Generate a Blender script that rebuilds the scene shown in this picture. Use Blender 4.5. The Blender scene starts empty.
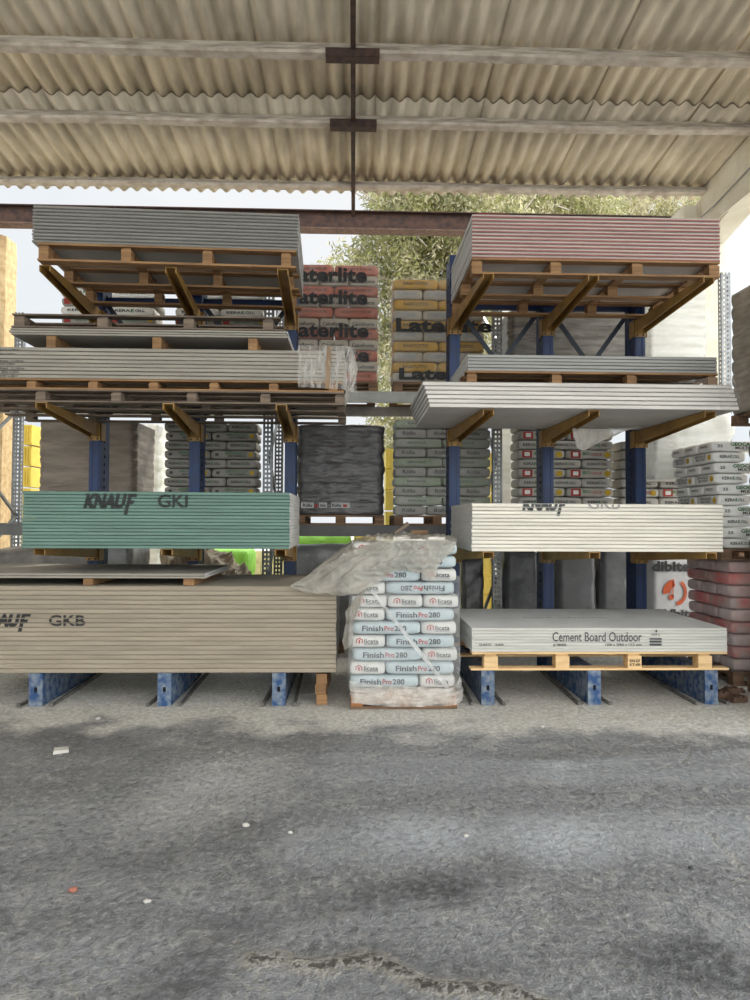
import bpy, bmesh, math, random
from mathutils import Vector, Matrix, noise
R = random.Random(7)
PI = math.pi
SC = bpy.context.scene
COL = SC.collection

# ------------------------------------------------------------------ camera
F = 693.0
CAMZ = 1.46
YAW = math.radians(1.735)
PITCH = math.atan(20/F)
ROLL = 0.005
cam = bpy.data.cameras.new('camera'); cam_o = bpy.data.objects.new('camera', cam); COL.objects.link(cam_o)
cam.sensor_fit = 'VERTICAL'; cam.sensor_height = 36.0; cam.lens = 36.0*F/1000.0
cam.clip_start = .05; cam.clip_end = 300
CM = Matrix.Rotation(-YAW, 4, 'Z') @ Matrix.Rotation(PI/2 + PITCH, 4, 'X') @ Matrix.Rotation(ROLL, 4, 'Z')
CM.translation = Vector((0, 0, CAMZ))
cam_o.matrix_world = CM
SC.camera = cam_o

def at(px, py, Y):
    """point of the place seen at a pixel, at depth Y"""
    d = CM.to_3x3() @ Vector(((px-375)/F, -(py-500)/F, -1))
    k = Y/d.y
    return Vector((d.x*k, Y, CAMZ + d.z*k))
def X(px, Y, py=520): return round(at(px, py, Y).x, 3)
def Z(py, Y, px=375): return round(at(px, py, Y).z, 3)

# ------------------------------------------------------------------ world, light, exposure
SC.view_settings.view_transform = 'Standard'
SC.view_settings.look = 'None'
SC.view_settings.gamma = 1.0
SC.view_settings.use_curve_mapping = False
SC.view_settings.exposure = 0.0
w = bpy.data.worlds.new('overcast_sky'); SC.world = w; w.use_nodes = True
nt = w.node_tree; nt.nodes.clear()
def N(nt, t, **k):
    n = nt.nodes.new(t)
    for a, v in k.items(): setattr(n, a, v)
    return n
wo = N(nt, 'ShaderNodeOutputWorld'); bg = N(nt, 'ShaderNodeBackground')
tc = N(nt, 'ShaderNodeTexCoord'); ns = N(nt, 'ShaderNodeTexNoise'); ns.inputs['Scale'].default_value = 1.6
ns.inputs['Detail'].default_value = 5
rp = N(nt, 'ShaderNodeValToRGB')
rp.color_ramp.elements[0].position = .35; rp.color_ramp.elements[0].color = (.76, .85, .92, 1)
rp.color_ramp.elements[1].position = .62; rp.color_ramp.elements[1].color = (.96, .98, 1, 1)
nt.links.new(tc.outputs['Generated'], ns.inputs['Vector']); nt.links.new(ns.outputs['Fac'], rp.inputs['Fac'])
wm = N(nt, 'ShaderNodeMix', data_type='RGBA', blend_type='MULTIPLY'); wm.inputs[7].default_value = (1, .965, .90, 1)
nt.links.new(rp.outputs['Color'], wm.inputs[6]); nt.links.new(wm.outputs[2], bg.inputs['Color'])
# overcast sky, with a brighter, warmer side added behind the camera, right, as fill
sp = N(nt, 'ShaderNodeVectorMath', operation='DOT_PRODUCT'); nt.links.new(tc.outputs['Generated'], sp.inputs[0])
sd = Vector((.72, -.68, .32)).normalized(); sp.inputs[1].default_value = sd
mr = N(nt, 'ShaderNodeMapRange'); nt.links.new(sp.outputs['Value'], mr.inputs['Value'])
mr.inputs['From Min'].default_value = -.2; mr.inputs['From Max'].default_value = 1
mr.inputs['To Min'].default_value = .95; mr.inputs['To Max'].default_value = 4.3
nt.links.new(mr.outputs['Result'], bg.inputs['Strength'])
m2 = N(nt, 'ShaderNodeMapRange'); nt.links.new(sp.outputs['Value'], m2.inputs['Value']); m2.inputs['From Min'].default_value = -.2; m2.inputs['From Max'].default_value = .6
nt.links.new(m2.outputs['Result'], wm.inputs[0])
nt.links.new(bg.outputs[0], wo.inputs[0])
sun = bpy.data.lights.new('sun', 'SUN'); sun.energy = 4.2; sun.angle = math.radians(8); sun.color = (1, .93, .8)
sun_o = bpy.data.objects.new('sun', sun); COL.objects.link(sun_o)
sun_o.rotation_euler = Vector((-.35, -.75, -.9)).to_track_quat('-Z', 'Y').to_euler()
sun_o.location = (8, 16, 18)

# ------------------------------------------------------------------ materials
MATS = {}
def mat(name, col, rough=.7, metal=0, var=.12, scale=6, bump=0, bscale=30, stretch=(1, 1, 1), col2=None, detail=4, spec=.4, trans=0):
    if name in MATS: return MATS[name]
    m = bpy.data.materials.new(name); m.use_nodes = True; MATS[name] = m
    t = m.node_tree; b = t.nodes['Principled BSDF']
    b.inputs['Roughness'].default_value = rough; b.inputs['Metallic'].default_value = metal
    b.inputs['Specular IOR Level'].default_value = spec
    c = N(t, 'ShaderNodeTexCoord'); mp = N(t, 'ShaderNodeMapping'); mp.inputs['Scale'].default_value = stretch
    oi = N(t, 'ShaderNodeObjectInfo'); ad = N(t, 'ShaderNodeVectorMath', operation='ADD')
    t.links.new(c.outputs['Object'], ad.inputs[0]); t.links.new(oi.outputs['Random'], ad.inputs[1])
    t.links.new(ad.outputs[0], mp.inputs[0])
    n = N(t, 'ShaderNodeTexNoise'); n.inputs['Scale'].default_value = scale; n.inputs['Detail'].default_value = detail
    t.links.new(mp.outputs[0], n.inputs['Vector'])
    r = N(t, 'ShaderNodeValToRGB')
    c2 = col2 or tuple(max(0, x*(1-2*var)) for x in col)
    r.color_ramp.elements[0].position = .35; r.color_ramp.elements[0].color = (*c2, 1)
    r.color_ramp.elements[1].position = .62; r.color_ramp.elements[1].color = (*col, 1)
    t.links.new(n.outputs['Fac'], r.inputs['Fac'])
    hv = N(t, 'ShaderNodeHueSaturation'); t.links.new(r.outputs['Color'], hv.inputs['Color'])
    ma = N(t, 'ShaderNodeMapRange'); t.links.new(oi.outputs['Random'], ma.inputs['Value'])
    ma.inputs['To Min'].default_value = 1-var*.6; ma.inputs['To Max'].default_value = 1+var*.6
    t.links.new(ma.outputs[0], hv.inputs['Value'])
    t.links.new(hv.outputs['Color'], b.inputs['Base Color'])
    if bump:
        n2 = N(t, 'ShaderNodeTexNoise'); n2.inputs['Scale'].default_value = bscale; n2.inputs['Detail'].default_value = 5
        t.links.new(mp.outputs[0], n2.inputs['Vector'])
        bp = N(t, 'ShaderNodeBump'); bp.inputs['Strength'].default_value = bump; bp.inputs['Distance'].default_value = .02
        t.links.new(n2.outputs['Fac'], bp.inputs['Height']); t.links.new(bp.outputs[0], b.inputs['Normal'])
    if trans:
        tr = N(t, 'ShaderNodeBsdfTranslucent'); t.links.new(hv.outputs['Color'], tr.inputs['Color'])
        mx = N(t, 'ShaderNodeMixShader'); mx.inputs[0].default_value = trans
        out = t.nodes['Material Output']
        t.links.new(b.outputs[0], mx.inputs[1]); t.links.new(tr.outputs[0], mx.inputs[2]); t.links.new(mx.outputs[0], out.inputs[0])
    return m

def film(name, col=(.9, .9, .88), lo=.15, hi=.75, scale=9, rough=.25, stretch=(1, 1, 1)):
    """thin milky stretch film: clear where smooth, whiter in the creases"""
    m = bpy.data.materials.new(name); m.use_nodes = True; MATS[name] = m
    t = m.node_tree; t.nodes.clear(); out = N(t, 'ShaderNodeOutputMaterial')
    b = N(t, 'ShaderNodeBsdfPrincipled'); b.inputs['Base Color'].default_value = (*col, 1); b.inputs['Roughness'].default_value = rough
    tl = N(t, 'ShaderNodeBsdfTranslucent'); tl.inputs['Color'].default_value = (*col, 1)
    m0 = N(t, 'ShaderNodeMixShader'); m0.inputs[0].default_value = .35
    t.links.new(b.outputs[0], m0.inputs[1]); t.links.new(tl.outputs[0], m0.inputs[2])
    tp = N(t, 'ShaderNodeBsdfTransparent'); mx = N(t, 'ShaderNodeMixShader')
    c = N(t, 'ShaderNodeTexCoord'); mp = N(t, 'ShaderNodeMapping'); mp.inputs['Scale'].default_value = stretch
    n = N(t, 'ShaderNodeTexNoise'); n.inputs['Scale'].default_value = scale; n.inputs['Detail'].default_value = 6
    n.inputs['Distortion'].default_value = .8
    t.links.new(c.outputs['Object'], mp.inputs[0]); t.links.new(mp.outputs[0], n.inputs['Vector'])
    r = N(t, 'ShaderNodeMapRange'); r.inputs['From Min'].default_value = .35; r.inputs['From Max'].default_value = .68
    r.inputs['To Min'].default_value = lo; r.inputs['To Max'].default_value = hi
    t.links.new(n.outputs['Fac'], r.inputs['Value']); t.links.new(r.outputs[0], mx.inputs[0])
    t.links.new(tp.outputs[0], mx.inputs[1]); t.links.new(m0.outputs[0], mx.inputs[2]); t.links.new(mx.outputs[0], out.inputs[0])
    bp = N(t, 'ShaderNodeBump'); bp.inputs['Strength'].default_value = .5; bp.inputs['Distance'].default_value = .02
    t.links.new(n.outputs['Fac'], bp.inputs['Height']); t.links.new(bp.outputs[0], b.inputs['Normal'])
    return m

OCHRE = mat('ochre_paint', (.36, .205, .055), .5, var=.2, scale=5, col2=(.24, .135, .04))
BLUE = mat('blue_paint', (.006, .03, .11), .45, var=.15, scale=9, col2=(.010, .024, .075))
BLUEWORN = mat('worn_blue_paint', (.02, .065, .18), .65, var=.3, scale=18, col2=(.20, .24, .29), detail=7)
BLACK = mat('hole_shade_black', (.012, .012, .014), .8)
DARKSTEEL = mat('dark_steel', (.05, .05, .052), .6, var=.25, scale=20)
RUST = mat('rusty_brown_steel', (.085, .045, .033), .8, var=.3, scale=14, col2=(.04, .026, .024), bump=.3, bscale=60)
RUSTEDGE = mat('rusty_pink_flange', (.20, .125, .10), .8, var=.2, scale=20)
GALV = mat('galvanised_steel', (.27, .28, .29), .45, metal=.5, var=.15, scale=14)
GREYBEAM = mat('grey_painted_beam', (.13, .13, .132), .5, var=.15, scale=4)
PINE = mat('pine_wood', (.33, .185, .085), .8, var=.2, scale=3, col2=(.19, .105, .05), stretch=(1, 6, 12), bump=.15)
PINEPALE = mat('pale_pine_wood', (.80, .56, .30), .8, var=.12, scale=3, col2=(.62, .41, .20), stretch=(1, 6, 12), bump=.1)
OLDWOOD = mat('old_grey_wood', (.21, .16, .12), .9, var=.2, scale=3, col2=(.11, .085, .068), stretch=(1, 6, 12), bump=.2)
BROWNWOOD = mat('brown_wood', (.24, .145, .085), .9, var=.2, scale=3, col2=(.12, .075, .05), stretch=(1, 6, 12), bump=.2)
PURLINM = mat('weathered_pale_timber', (.54, .48, .40), .9, var=.2, scale=7, col2=(.29, .245, .195), stretch=(.6, 6, 6), bump=.6, bscale=25)
FIBRO = mat('fibre_cement', (.70, .61, .475), .9, var=.18, scale=2.6, stretch=(2.5, .6, 1), col2=(.46, .395, .30), bump=.3, bscale=90, detail=9)
CONC = mat('cream_plaster', (.78, .73, .62), .9, var=.06, scale=3, col2=(.66, .60, .48), bump=.5, bscale=14)
PILLAR = mat('orange_cream_render', (.80, .60, .34), .9, var=.1, scale=14, col2=(.62, .42, .22), bump=.5, bscale=50)
INK = mat('black_ink', (.02, .02, .022), .6)
SOFTINK = mat('soft_grey_ink', (.07, .075, .08), .7)
PALEINK = mat('pale_grey_ink', (.28, .28, .29), .7)
REDINK = mat('red_ink', (.42, .035, .03), .6)
GREENINK = mat('green_ink', (.03, .19, .06), .6)
YELLOWINK = mat('yellow_ink', (.62, .40, .02), .6)
ORANGEINK = mat('orange_ink', (.55, .09, .02), .6)
WHITEPAPER = mat('white_paper', (.86, .85, .82), .8, var=.05, bump=.4, bscale=14)
GREYPAPER = mat('greyish_paper', (.36, .345, .32), .8, var=.08, bump=.4, bscale=14)
REDPAPER = mat('red_paper', (.42, .135, .09), .8, var=.08, bump=.4, bscale=14)
YELPAPER = mat('yellow_paper', (.50, .29, .055), .75, var=.08, bump=.4, bscale=14)
CREAMPAPER = mat('cream_paper', (.42, .37, .30), .8, var=.06, bump=.4, bscale=14)
BLUEPAPER = mat('pale_blue_paper', (.46, .54, .57), .4, var=.07, bump=.5, bscale=14)
ICEPAPER = mat('milky_paper', (.60, .60, .58), .4, var=.07, bump=.5, bscale=14)
SAGEPAPER = mat('sage_green_paper', (.23, .30, .19), .6, var=.15, scale=3, bump=.4, bscale=14, col2=(.33, .34, .29))
WRAPGREY = mat('grey_wrapped_film', (.12, .115, .118), .32, var=.2, scale=5, bump=.8, bscale=9, stretch=(1, 1, 3), col2=(.06, .058, .06), spec=.6)
WRAPTAUPE = mat('taupe_wrapped_film', (.24, .20, .165), .45, var=.2, scale=3, bump=.6, bscale=9, stretch=(1, 1, 5), col2=(.15, .125, .10))
WRAPWHITE = mat('white_wrapped_film', (.95, .95, .93), .35, var=.06, scale=5, bump=.7, bscale=8, stretch=(1, 1, 4), col2=(.84, .84, .79), trans=.4)
WRAPSILVER = mat('silver_wrapped_film', (.28, .285, .29), .35, var=.2, scale=3, bump=.8, bscale=7)
WRAPBEIGE = mat('beige_tarp', (.46, .38, .28), .7, var=.2, scale=3, bump=.8, bscale=6)
WRAPDARK = mat('dark_film', (.13, .135, .14), .35, var=.25, scale=3, bump=.9, bscale=6, spec=.6)
WRAPSTREAK = mat('streaky_film', (.40, .35, .29), .4, var=.2, scale=5, bump=.8, bscale=8, stretch=(1, 1, 4), col2=(.24, .21, .175))
LIME = mat('lime_cover', (.28, .62, .08), .6, var=.1, bump=.4)
YELLOW = mat('bright_yellow', (.78, .60, .10), .55, var=.06)
FILM = film('clear_stretch_film', lo=.03, hi=.20)
FILMHEAVY = film('milky_film', (.58, .55, .49), lo=.60, hi=.93, scale=7)
FILMWRAP = film('wrinkled_wrap', (.86, .84, .8), lo=.08, hi=.5, scale=12, stretch=(3, 1, .6))

def boardmats(pre, face, edge):
    return [mat(pre+'_face', face, .85, var=.07, scale=3), mat(pre+'_edge', edge, .85, var=.10, scale=5, stretch=(.4, 1, 6)),
            mat('plaster_core', (.62, .62, .61), .9, var=.05)]
BM_GREY = boardmats('grey_board', (.46, .455, .44), (.25, .24, .22))  # face paler than edge: bounce light on the underside put into its colour
BM_TAN = boardmats('tan_board', (.40, .355, .29), (.355, .305, .235))
BM_MID = boardmats('mid_board', (.34, .32, .285), (.34, .315, .27))
BM_GREEN = boardmats('green_board', (.15, .235, .21), (.15, .25, .215))
BM_WHITE = boardmats('white_board', (.70, .68, .63), (.80, .76, .67))
BM_OFF = boardmats('offwhite_board', (.50, .48, .46), (.66, .63, .59))
BM_PINK = boardmats('pink_board', (.56, .52, .50), (.50, .42, .38)) + [mat('pink_edge_paper', (.36, .13, .12), .85)]
BM_FIB = boardmats('fibre_board', (.36, .36, .35), (.35, .35, .34))
BM_CEM = boardmats('cement_board', (.70, .71, .72), (.60, .59, .55))  # face lightened over the edge to paint in sky light on the top

# ------------------------------------------------------------------ mesh helpers
class MB:
    def __init__(s): s.v = []; s.f = []; s.m = []; s.sm = []
    def add(s, vs, fs, mi=0, smooth=False):
        o = len(s.v); s.v += [tuple(p) for p in vs]
        for f in fs: s.f.append([i+o for i in f]); s.m.append(mi); s.sm.append(smooth)
        return s
    def box(s, x0, x1, y0, y1, z0, z1, mi=0):
        vs = [(x, y, z) for z in (z0, z1) for y in (y0, y1) for x in (x0, x1)]
        return s.add(vs, [(0, 2, 3, 1), (4, 5, 7, 6), (0, 1, 5, 4), (2, 6, 7, 3), (0, 4, 6, 2), (1, 3, 7, 5)], mi)
    def hexa(s, v8, mi=0):      # 4 bottom (ccw), 4 top
        return s.add(v8, [(3, 2, 1, 0), (4, 5, 6, 7), (0, 1, 5, 4), (1, 2, 6, 5), (2, 3, 7, 6), (3, 0, 4, 7)], mi)
    def bar(s, a, b, w, h, mi=0, up=Vector((0, 0, 1))):
        a = Vector(a); b = Vector(b); d = (b-a).normalized(); sx = d.cross(up)
        if sx.length < .01: sx = Vector((1, 0, 0))
        sx.normalize(); u = sx.cross(d)
        vs = []
        for p in (a, b):
            for i, j in ((-1, -1), (1, -1), (1, 1), (-1, 1)): vs.append(p + sx*(i*w/2) + u*(j*h/2))
        return s.add(vs, [(0, 3, 2, 1), (4, 5, 6, 7), (0, 1, 5, 4), (1, 2, 6, 5), (2, 3, 7, 6), (3, 0, 4, 7)], mi)
    def tube(s, pts, r, n=8, mi=0):
        rings = []
        for i, p in enumerate(pts):
            p = Vector(p); d = (Vector(pts[min(i+1, len(pts)-1)]) - Vector(pts[max(i-1, 0)])).normalized()
            sx = d.cross(Vector((0, 0, 1)))
            if sx.length < .05: sx = Vector((1, 0, 0))
            sx.normalize(); u = sx.cross(d); rr = r[i] if isinstance(r, (list, tuple)) else r
            rings.append([p + (sx*math.cos(a)+u*math.sin(a))*rr for a in [2*PI*k/n for k in range(n)]])
        vs = [v for g in rings for v in g]; fs = []
        for i in range(len(rings)-1):
            for k in range(n): fs.append((i*n+k, i*n+(k+1) % n, (i+1)*n+(k+1) % n, (i+1)*n+k))
        fs.append(tuple(range(n))[::-1]); fs.append(tuple((len(rings)-1)*n+k for k in range(n)))
        return s.add(vs, fs, mi, True)
    def mesh(s, name, mats):
        me = bpy.data.meshes.new(name); me.from_pydata(s.v, [], s.f)
        for m in (mats if isinstance(mats, (list, tuple)) else [mats]): me.materials.append(m)
        me.polygons.foreach_set('material_index', s.m); me.polygons.foreach_set('use_smooth', s.sm); me.update()
        return me
    def build(s, name, mats, parent=None, loc=None):
        return link(name, s.mesh(name, mats), parent, loc)

def link(name, me, parent=None, loc=None, rz=0):
    o = bpy.data.objects.new(name, me); COL.objects.link(o)
    if parent: o.parent = parent
    if loc is not None: o.location = loc
    if rz: o.rotation_euler.z = rz
    return o
def tag(o, label=None, cat=None, group=None, kind=None):
    if label:
        if not (4 if cat else 2) <= len(label.split()) <= 16: print("LABEL", len(label.split()), label)
        o['label'] = label
    if cat: o['category'] = cat
    if group: o['group'] = group
    if kind: o['kind'] = kind
    return o
def empty(name, loc, label, cat, group=None, rz=0):
    o = bpy.data.objects.new(name, None); COL.objects.link(o); o.location = loc; o.rotation_euler.z = rz
    o.empty_display_size = .1
    return tag(o, label, cat, group)
ORD = ['top', 'second', 'third', 'fourth', 'fifth', 'sixth', 'seventh', 'eighth', 'ninth', 'tenth', 'eleventh', 'twelfth',
       'thirteenth', 'fourteenth', 'fifteenth', 'sixteenth', 'seventeenth', 'eighteenth', 'nineteenth', 'twentieth']

# text as flat outline meshes (2D, normalised to a unit box)
TXT = {}
def text2d(s, bold=0.0):
    if (s, bold) in TXT: return TXT[(s, bold)]
    cu = bpy.data.curves.new('t', 'FONT'); cu.body = s; cu.size = 1; cu.offset = bold; cu.resolution_u = 3; cu.fill_mode = 'FRONT'
    o = bpy.data.objects.new('t', cu); COL.objects.link(o)
    dg = bpy.context.evaluated_depsgraph_get(); me = bpy.data.meshes.new_from_object(o.evaluated_get(dg))
    vs = [(v.co.x, v.co.y) for v in me.vertices]; fs = [tuple(p.vertices) for p in me.polygons]
    bpy.data.objects.remove(o); bpy.data.meshes.remove(me); bpy.data.curves.remove(cu)
    x0 = min(v[0] for v in vs); x1 = max(v[0] for v in vs); y0 = min(v[1] for v in vs); y1 = max(v[1] for v in vs)
    vs = [((a-x0)/(x1-x0), (b-y0)/(y1-y0)) for a, b in vs]
    TXT[(s, bold)] = (vs, fs); return TXT[(s, bold)]
def lay2d(s, x0, z0, wd, ht, bold=.02, shear=0, flip=False):
    vs, fs = text2d(s, bold); out = []
    for a, b in vs:
        if flip: a, b = 1-a, 1-b
        out.append((x0 + a*wd + shear*b*ht, z0 + b*ht))
    return out, fs
def rect2d(x0, z0, wd, ht, nx=4, nz=2):
    vs = [(x0+wd*i/nx, z0+ht*j/nz) for j in range(nz+1) for i in range(nx+1)]
    fs = [(j*(nx+1)+i, j*(nx+1)+i+1, (j+1)*(nx+1)+i+1, (j+1)*(nx+1)+i) for j in range(nz) for i in range(nx)]
    return vs, fs
def poly2d(pts): return list(pts), [tuple(range(len(pts)))]
def disc2d(cx, cz, rx, rz, n=14, a0=0, a1=2*PI):
    return poly2d([(cx+rx*math.cos(a0+(a1-a0)*k/n), cz+rz*math.sin(a0+(a1-a0)*k/n)) for k in range(n if a1-a0 > 6.2 else n+1)])
def ring2d(cx, cz, ro, ri, n=16, a0=0, a1=2*PI, rsx=1):
    vs = []; fs = []
    for k in range(n+1):
        a = a0+(a1-a0)*k/n
        vs += [(cx+ro*rsx*math.cos(a), cz+ro*math.sin(a)), (cx+ri*rsx*math.cos(a), cz+ri*math.sin(a))]
        if k: fs.append((2*k-2, 2*k, 2*k+1, 2*k-1))
    return vs, fs

# ------------------------------------------------------------------ setting: floor, roof, walls
def build_floor():
    xs = [-40, -20, -10, -6, -4.4] + [-3.4+.025*i for i in range(int(7.6/.025)+1)] + [4.6, 5.5, 7, 10, 20, 40]
    ys = [-12, -6, -3, -1, .6, 1.4] + [1.9+.025*i for i in range(int(4.2/.025)+1)] + [6.6, 7.5, 9, 12, 18, 30, 60]
    # cracks, tyre marks and streaks with shapes of their own
    def P(l, f=1): return [(at(px, py, 1).x, at(px, py, 1).z, px, py) for px, py in l]
    def ground(px, py):
        d = CM.to_3x3() @ Vector(((px-375)/F, -(py-500)/F, -1)); k = -CAMZ/d.z; return (d.x*k, d.y*k)
    cracks = [([(255, 962), (300, 966), (345, 962), (380, 966), (408, 975), (425, 985), (470, 992), (520, 996), (560, 1010)], .035, 1),
              ([(0, 952), (40, 958), (70, 975), (82, 996)], .012, .5),
              ([(577, 688), (580, 722), (600, 740)], .008, .6), ([(635, 722), (668, 735), (690, 750), (680, 762), (650, 770)], .008, .6),
              ([(675, 822), (705, 832), (725, 850), (745, 866)], .009, .8), ([(700, 690), (715, 715), (748, 728)], .008, .5),
              ([(410, 890), (425, 900), (440, 905)], .008, .4), ([(235, 940), (250, 960), (258, 1000)], .01, .5),
              ([(560, 840), (540, 870), (552, 900)], .006, .3), ([(320, 790), (350, 820), (390, 830)], .006, .3)]
    segs = []
    for l, wd, st in cracks:
        g = [ground(*p) for p in l]
        for a, b in zip(g, g[1:]): segs.append((a, b, wd, st))
    marks = [([(0, 738), (120, 742)], .12, .3), ([(330, 756), (560, 764), (750, 752)], .05, -.35), ([(420, 700), (600, 722)], .06, 0),
             ([(170, 985), (150, 1010)], .10, .5), ([(172, 978), (240, 925), (330, 905), (420, 880)], .07, .32),
             ([(650, 962), (700, 958), (750, 985)], .085, .75), ([(20, 735), (105, 738)], .10, .35), ([(380, 895), (450, 888), (500, 870)], .08, .55),
             ([(320, 842), (420, 835), (560, 838), (750, 828)], .16, -.5), ([(340, 775), (560, 772), (750, 770)], .12, -.35),
             ([(0, 870), (150, 860), (240, 830)], .10, .3), ([(200, 925), (225, 975)], .05, .25), ([(390, 965), (440, 975)], .14, .3)]
    ms = []
    for l, wd, st in marks:
        g = [ground(*p) for p in l]
        for a, b in zip(g, g[1:]): ms.append((a, b, wd, st))
    def sd(p, a, b):
        ax, ay = a; bx, by = b; dx, dy = bx-ax, by-ay; t = ((p[0]-ax)*dx+(p[1]-ay)*dy)/(dx*dx+dy*dy+1e-9); t = max(0, min(1, t))
        return math.hypot(p[0]-ax-t*dx, p[1]-ay-t*dy)
    vs = []; ck = []; mk = []
    for y in ys:
        for x in xs:
            z = 0; c = 0; m = 0
            if -3.5 < x < 4.3 and 1.85 < y < 6.2:
                wx = x + .03*noise.noise((x*6, y*6, 0)); wy = y + .03*noise.noise((x*6, y*6, 5))
                for a, b, wd, st in segs:
                    if abs((a[1]+b[1])/2-y) > 1.2: continue
                    d = sd((wx, wy), a, b)
                    if d < wd*2.2:
                        c = max(c, st*(1-d/(wd*2.2)))
                        if st == 1: z = max(z, .018*math.exp(-(d/.045)**2)*(1+.8*noise.noise((x*25, y*25, 2))))
                for a, b, wd, st in ms:
                    if abs((a[1]+b[1])/2-y) > 1.5: continue
                    d = sd((wx, wy), a, b)
                    if d < wd*2: m += st*(1-(d/(wd*2))**2)
                z += .003*noise.noise((x*3, y*3, 1)) + .0015*noise.noise((x*14, y*14, 4)) - .003
            vs.append((x, y, z)); ck.append(c); mk.append(max(-1, min(1, m)))
    nx = len(xs)
    fs = [(j*nx+i, j*nx+i+1, (j+1)*nx+i+1, (j+1)*nx+i) for j in range(len(ys)-1) for i in range(nx-1)]
    me = bpy.data.meshes.new('floor'); me.from_pydata(vs, [], fs)
    for nm, d in (('crack', ck), ('mark', mk)):
        a = me.attributes.new(nm, 'FLOAT', 'POINT'); a.data.foreach_set('value', d)
    me.polygons.foreach_set('use_smooth', [True]*len(fs))
    m = bpy.data.materials.new('dusty_asphalt'); m.use_nodes = True; t = m.node_tree; b = t.nodes['Principled BSDF']
    L = t.links.new; c = N(t, 'ShaderNodeTexCoord')
    def nz(s, d=6, st=(1, 1, 1), dist=0):
        mp = N(t, 'ShaderNodeMapping'); mp.inputs['Scale'].default_value = st; L(c.outputs['Object'], mp.inputs[0])
        n = N(t, 'ShaderNodeTexNoise'); n.inputs['Scale'].default_value = s; n.inputs['Detail'].default_value = d
        n.inputs['Distortion'].default_value = dist; L(mp.outputs[0], n.inputs['Vector']); return n.outputs['Fac']
    def mrange(v, a, b_, lo, hi):
        r = N(t, 'ShaderNodeMapRange'); L(v, r.inputs['Value'])
        for k, q in (('From Min', a), ('From Max', b_), ('To Min', lo), ('To Max', hi)): r.inputs[k].default_value = q
        return r.outputs[0]
    def math_(op, a, b_):
        n = N(t, 'ShaderNodeMath', operation=op)
        for i, q in enumerate((a, b_)):
            if isinstance(q, (int, float)): n.inputs[i].default_value = q
            else: L(q, n.inputs[i])
        return n.outputs[0]
    def mix(f, a, b_):
        n = N(t, 'ShaderNodeMix', data_type='RGBA')
        if isinstance(f, float): n.inputs[0].default_value = f
        else: L(f, n.inputs[0])
        for i, q in ((6, a), (7, b_)):
            if isinstance(q, tuple): n.inputs[i].default_value = (*q, 1)
            else: L(q, n.inputs[i])
        return n.outputs[2]
    big = nz(1.1, 8, (.6, 1.6, 1), .6); fine = nz(34, 10, (1, .8, 1), .5); grit = nz(120, 4); scr = nz(7, 12, (1, 1.15, 1), 1.1)
    col = mix(mrange(big, .38, .62, 0, 1), (.175, .181, .196), (.235, .244, .264))
    col = mix(mrange(scr, .54, .70, 0, .6), col, (.36, .355, .35))
    col = mix(mrange(scr, .30, .44, .6, 0), col, (.11, .113, .122))
    col = mix(mrange(fine, .54, .68, 0, .6), col, (.40, .40, .40))
    col = mix(mrange(fine, .32, .46, .6, 0), col, (.07, .07, .075))
    col = mix(mrange(grit, .60, .72, 0, .7), col, (.52, .51, .48))
    col = mix(mrange(grit, .28, .40, .6, 0), col, (.05, .05, .052))
    # scraped hairline veins
    vo = N(t, 'ShaderNodeTexVoronoi', feature='DISTANCE_TO_EDGE'); vo.inputs['Scale'].default_value = 3.2
    wn = N(t, 'ShaderNodeTexNoise'); wn.inputs['Scale'].default_value = 5; wn.inputs['Detail'].default_value = 6; L(c.outputs['Object'], wn.inputs['Vector'])
    wa = N(t, 'ShaderNodeVectorMath', operation='MULTIPLY_ADD'); L(wn.outputs['Color'], wa.inputs[0]); wa.inputs[1].default_value = (.45, .45, 0); L(c.outputs['Object'], wa.inputs[2])
    L(wa.outputs[0], vo.inputs['Vector'])
    vein = math_('MULTIPLY', mrange(vo.outputs['Distance'], 0, .014, 1, 0), mrange(nz(1.7, 3), .44, .58, 0, .8))
    col = mix(vein, col, (.36, .35, .32))
    # painted-on attributes: marks and cracks
    am = N(t, 'ShaderNodeAttribute', attribute_name='mark'); ac = N(t, 'ShaderNodeAttribute', attribute_name='crack')
    br = mrange(nz(24, 5), .35, .6, .35, 1)
    col = mix(math_('MULTIPLY', mrange(am.outputs['Fac'], 0, 1, 0, 1), br), col, (.07, .072, .078))
    col = mix(math_('MULTIPLY', mrange(am.outputs['Fac'], 0, -1, 0, .8), br), col, (.46, .49, .54))  # pale dusty streaks, their blue lift painting in skylight on the right
    ck = math_('MULTIPLY', ac.outputs['Fac'], mrange(nz(45, 5), .35, .6, .4, 1.3))
    col = mix(mrange(ck, .15, .6, 0, .45), col, (.40, .37, .31))
    col = mix(mrange(ck, .70, .95, 0, .85), col, (.05, .045, .04))
    # cement dust bank along the racks
    sy = N(t, 'ShaderNodeSeparateXYZ'); L(c.outputs['Object'], sy.inputs[0])
    yy = math_('ADD', sy.outputs['Y'], mrange(nz(2.5, 6), .3, .7, -.35, .35))
    yy = math_('ADD', yy, mrange(sy.outputs['X'], -3, 3.5, -.15, .28))
    dust = mrange(yy, 4.72, 5.12, 0, .95)
    dc = mix(mrange(fine, .4, .65, 0, 1), (.50, .49, .46), (.72, .71, .68))
    dc = mix(mrange(scr, .30, .42, .5, 0), dc, (.30, .29, .27))
    col = mix(dust, col, dc)
    yard = mrange(sy.outputs['Y'], 8.6, 9.2, 0, 1)
    col = mix(yard, col, (.64, .61, .55))
    L(col, b.inputs['Base Color'])
    L(mrange(big, .3, .7, .45, .75), b.inputs['Roughness'])
    bp = N(t, 'ShaderNodeBump'); bp.inputs['Strength'].default_value = .8; bp.inputs['Distance'].default_value = .014
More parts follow.
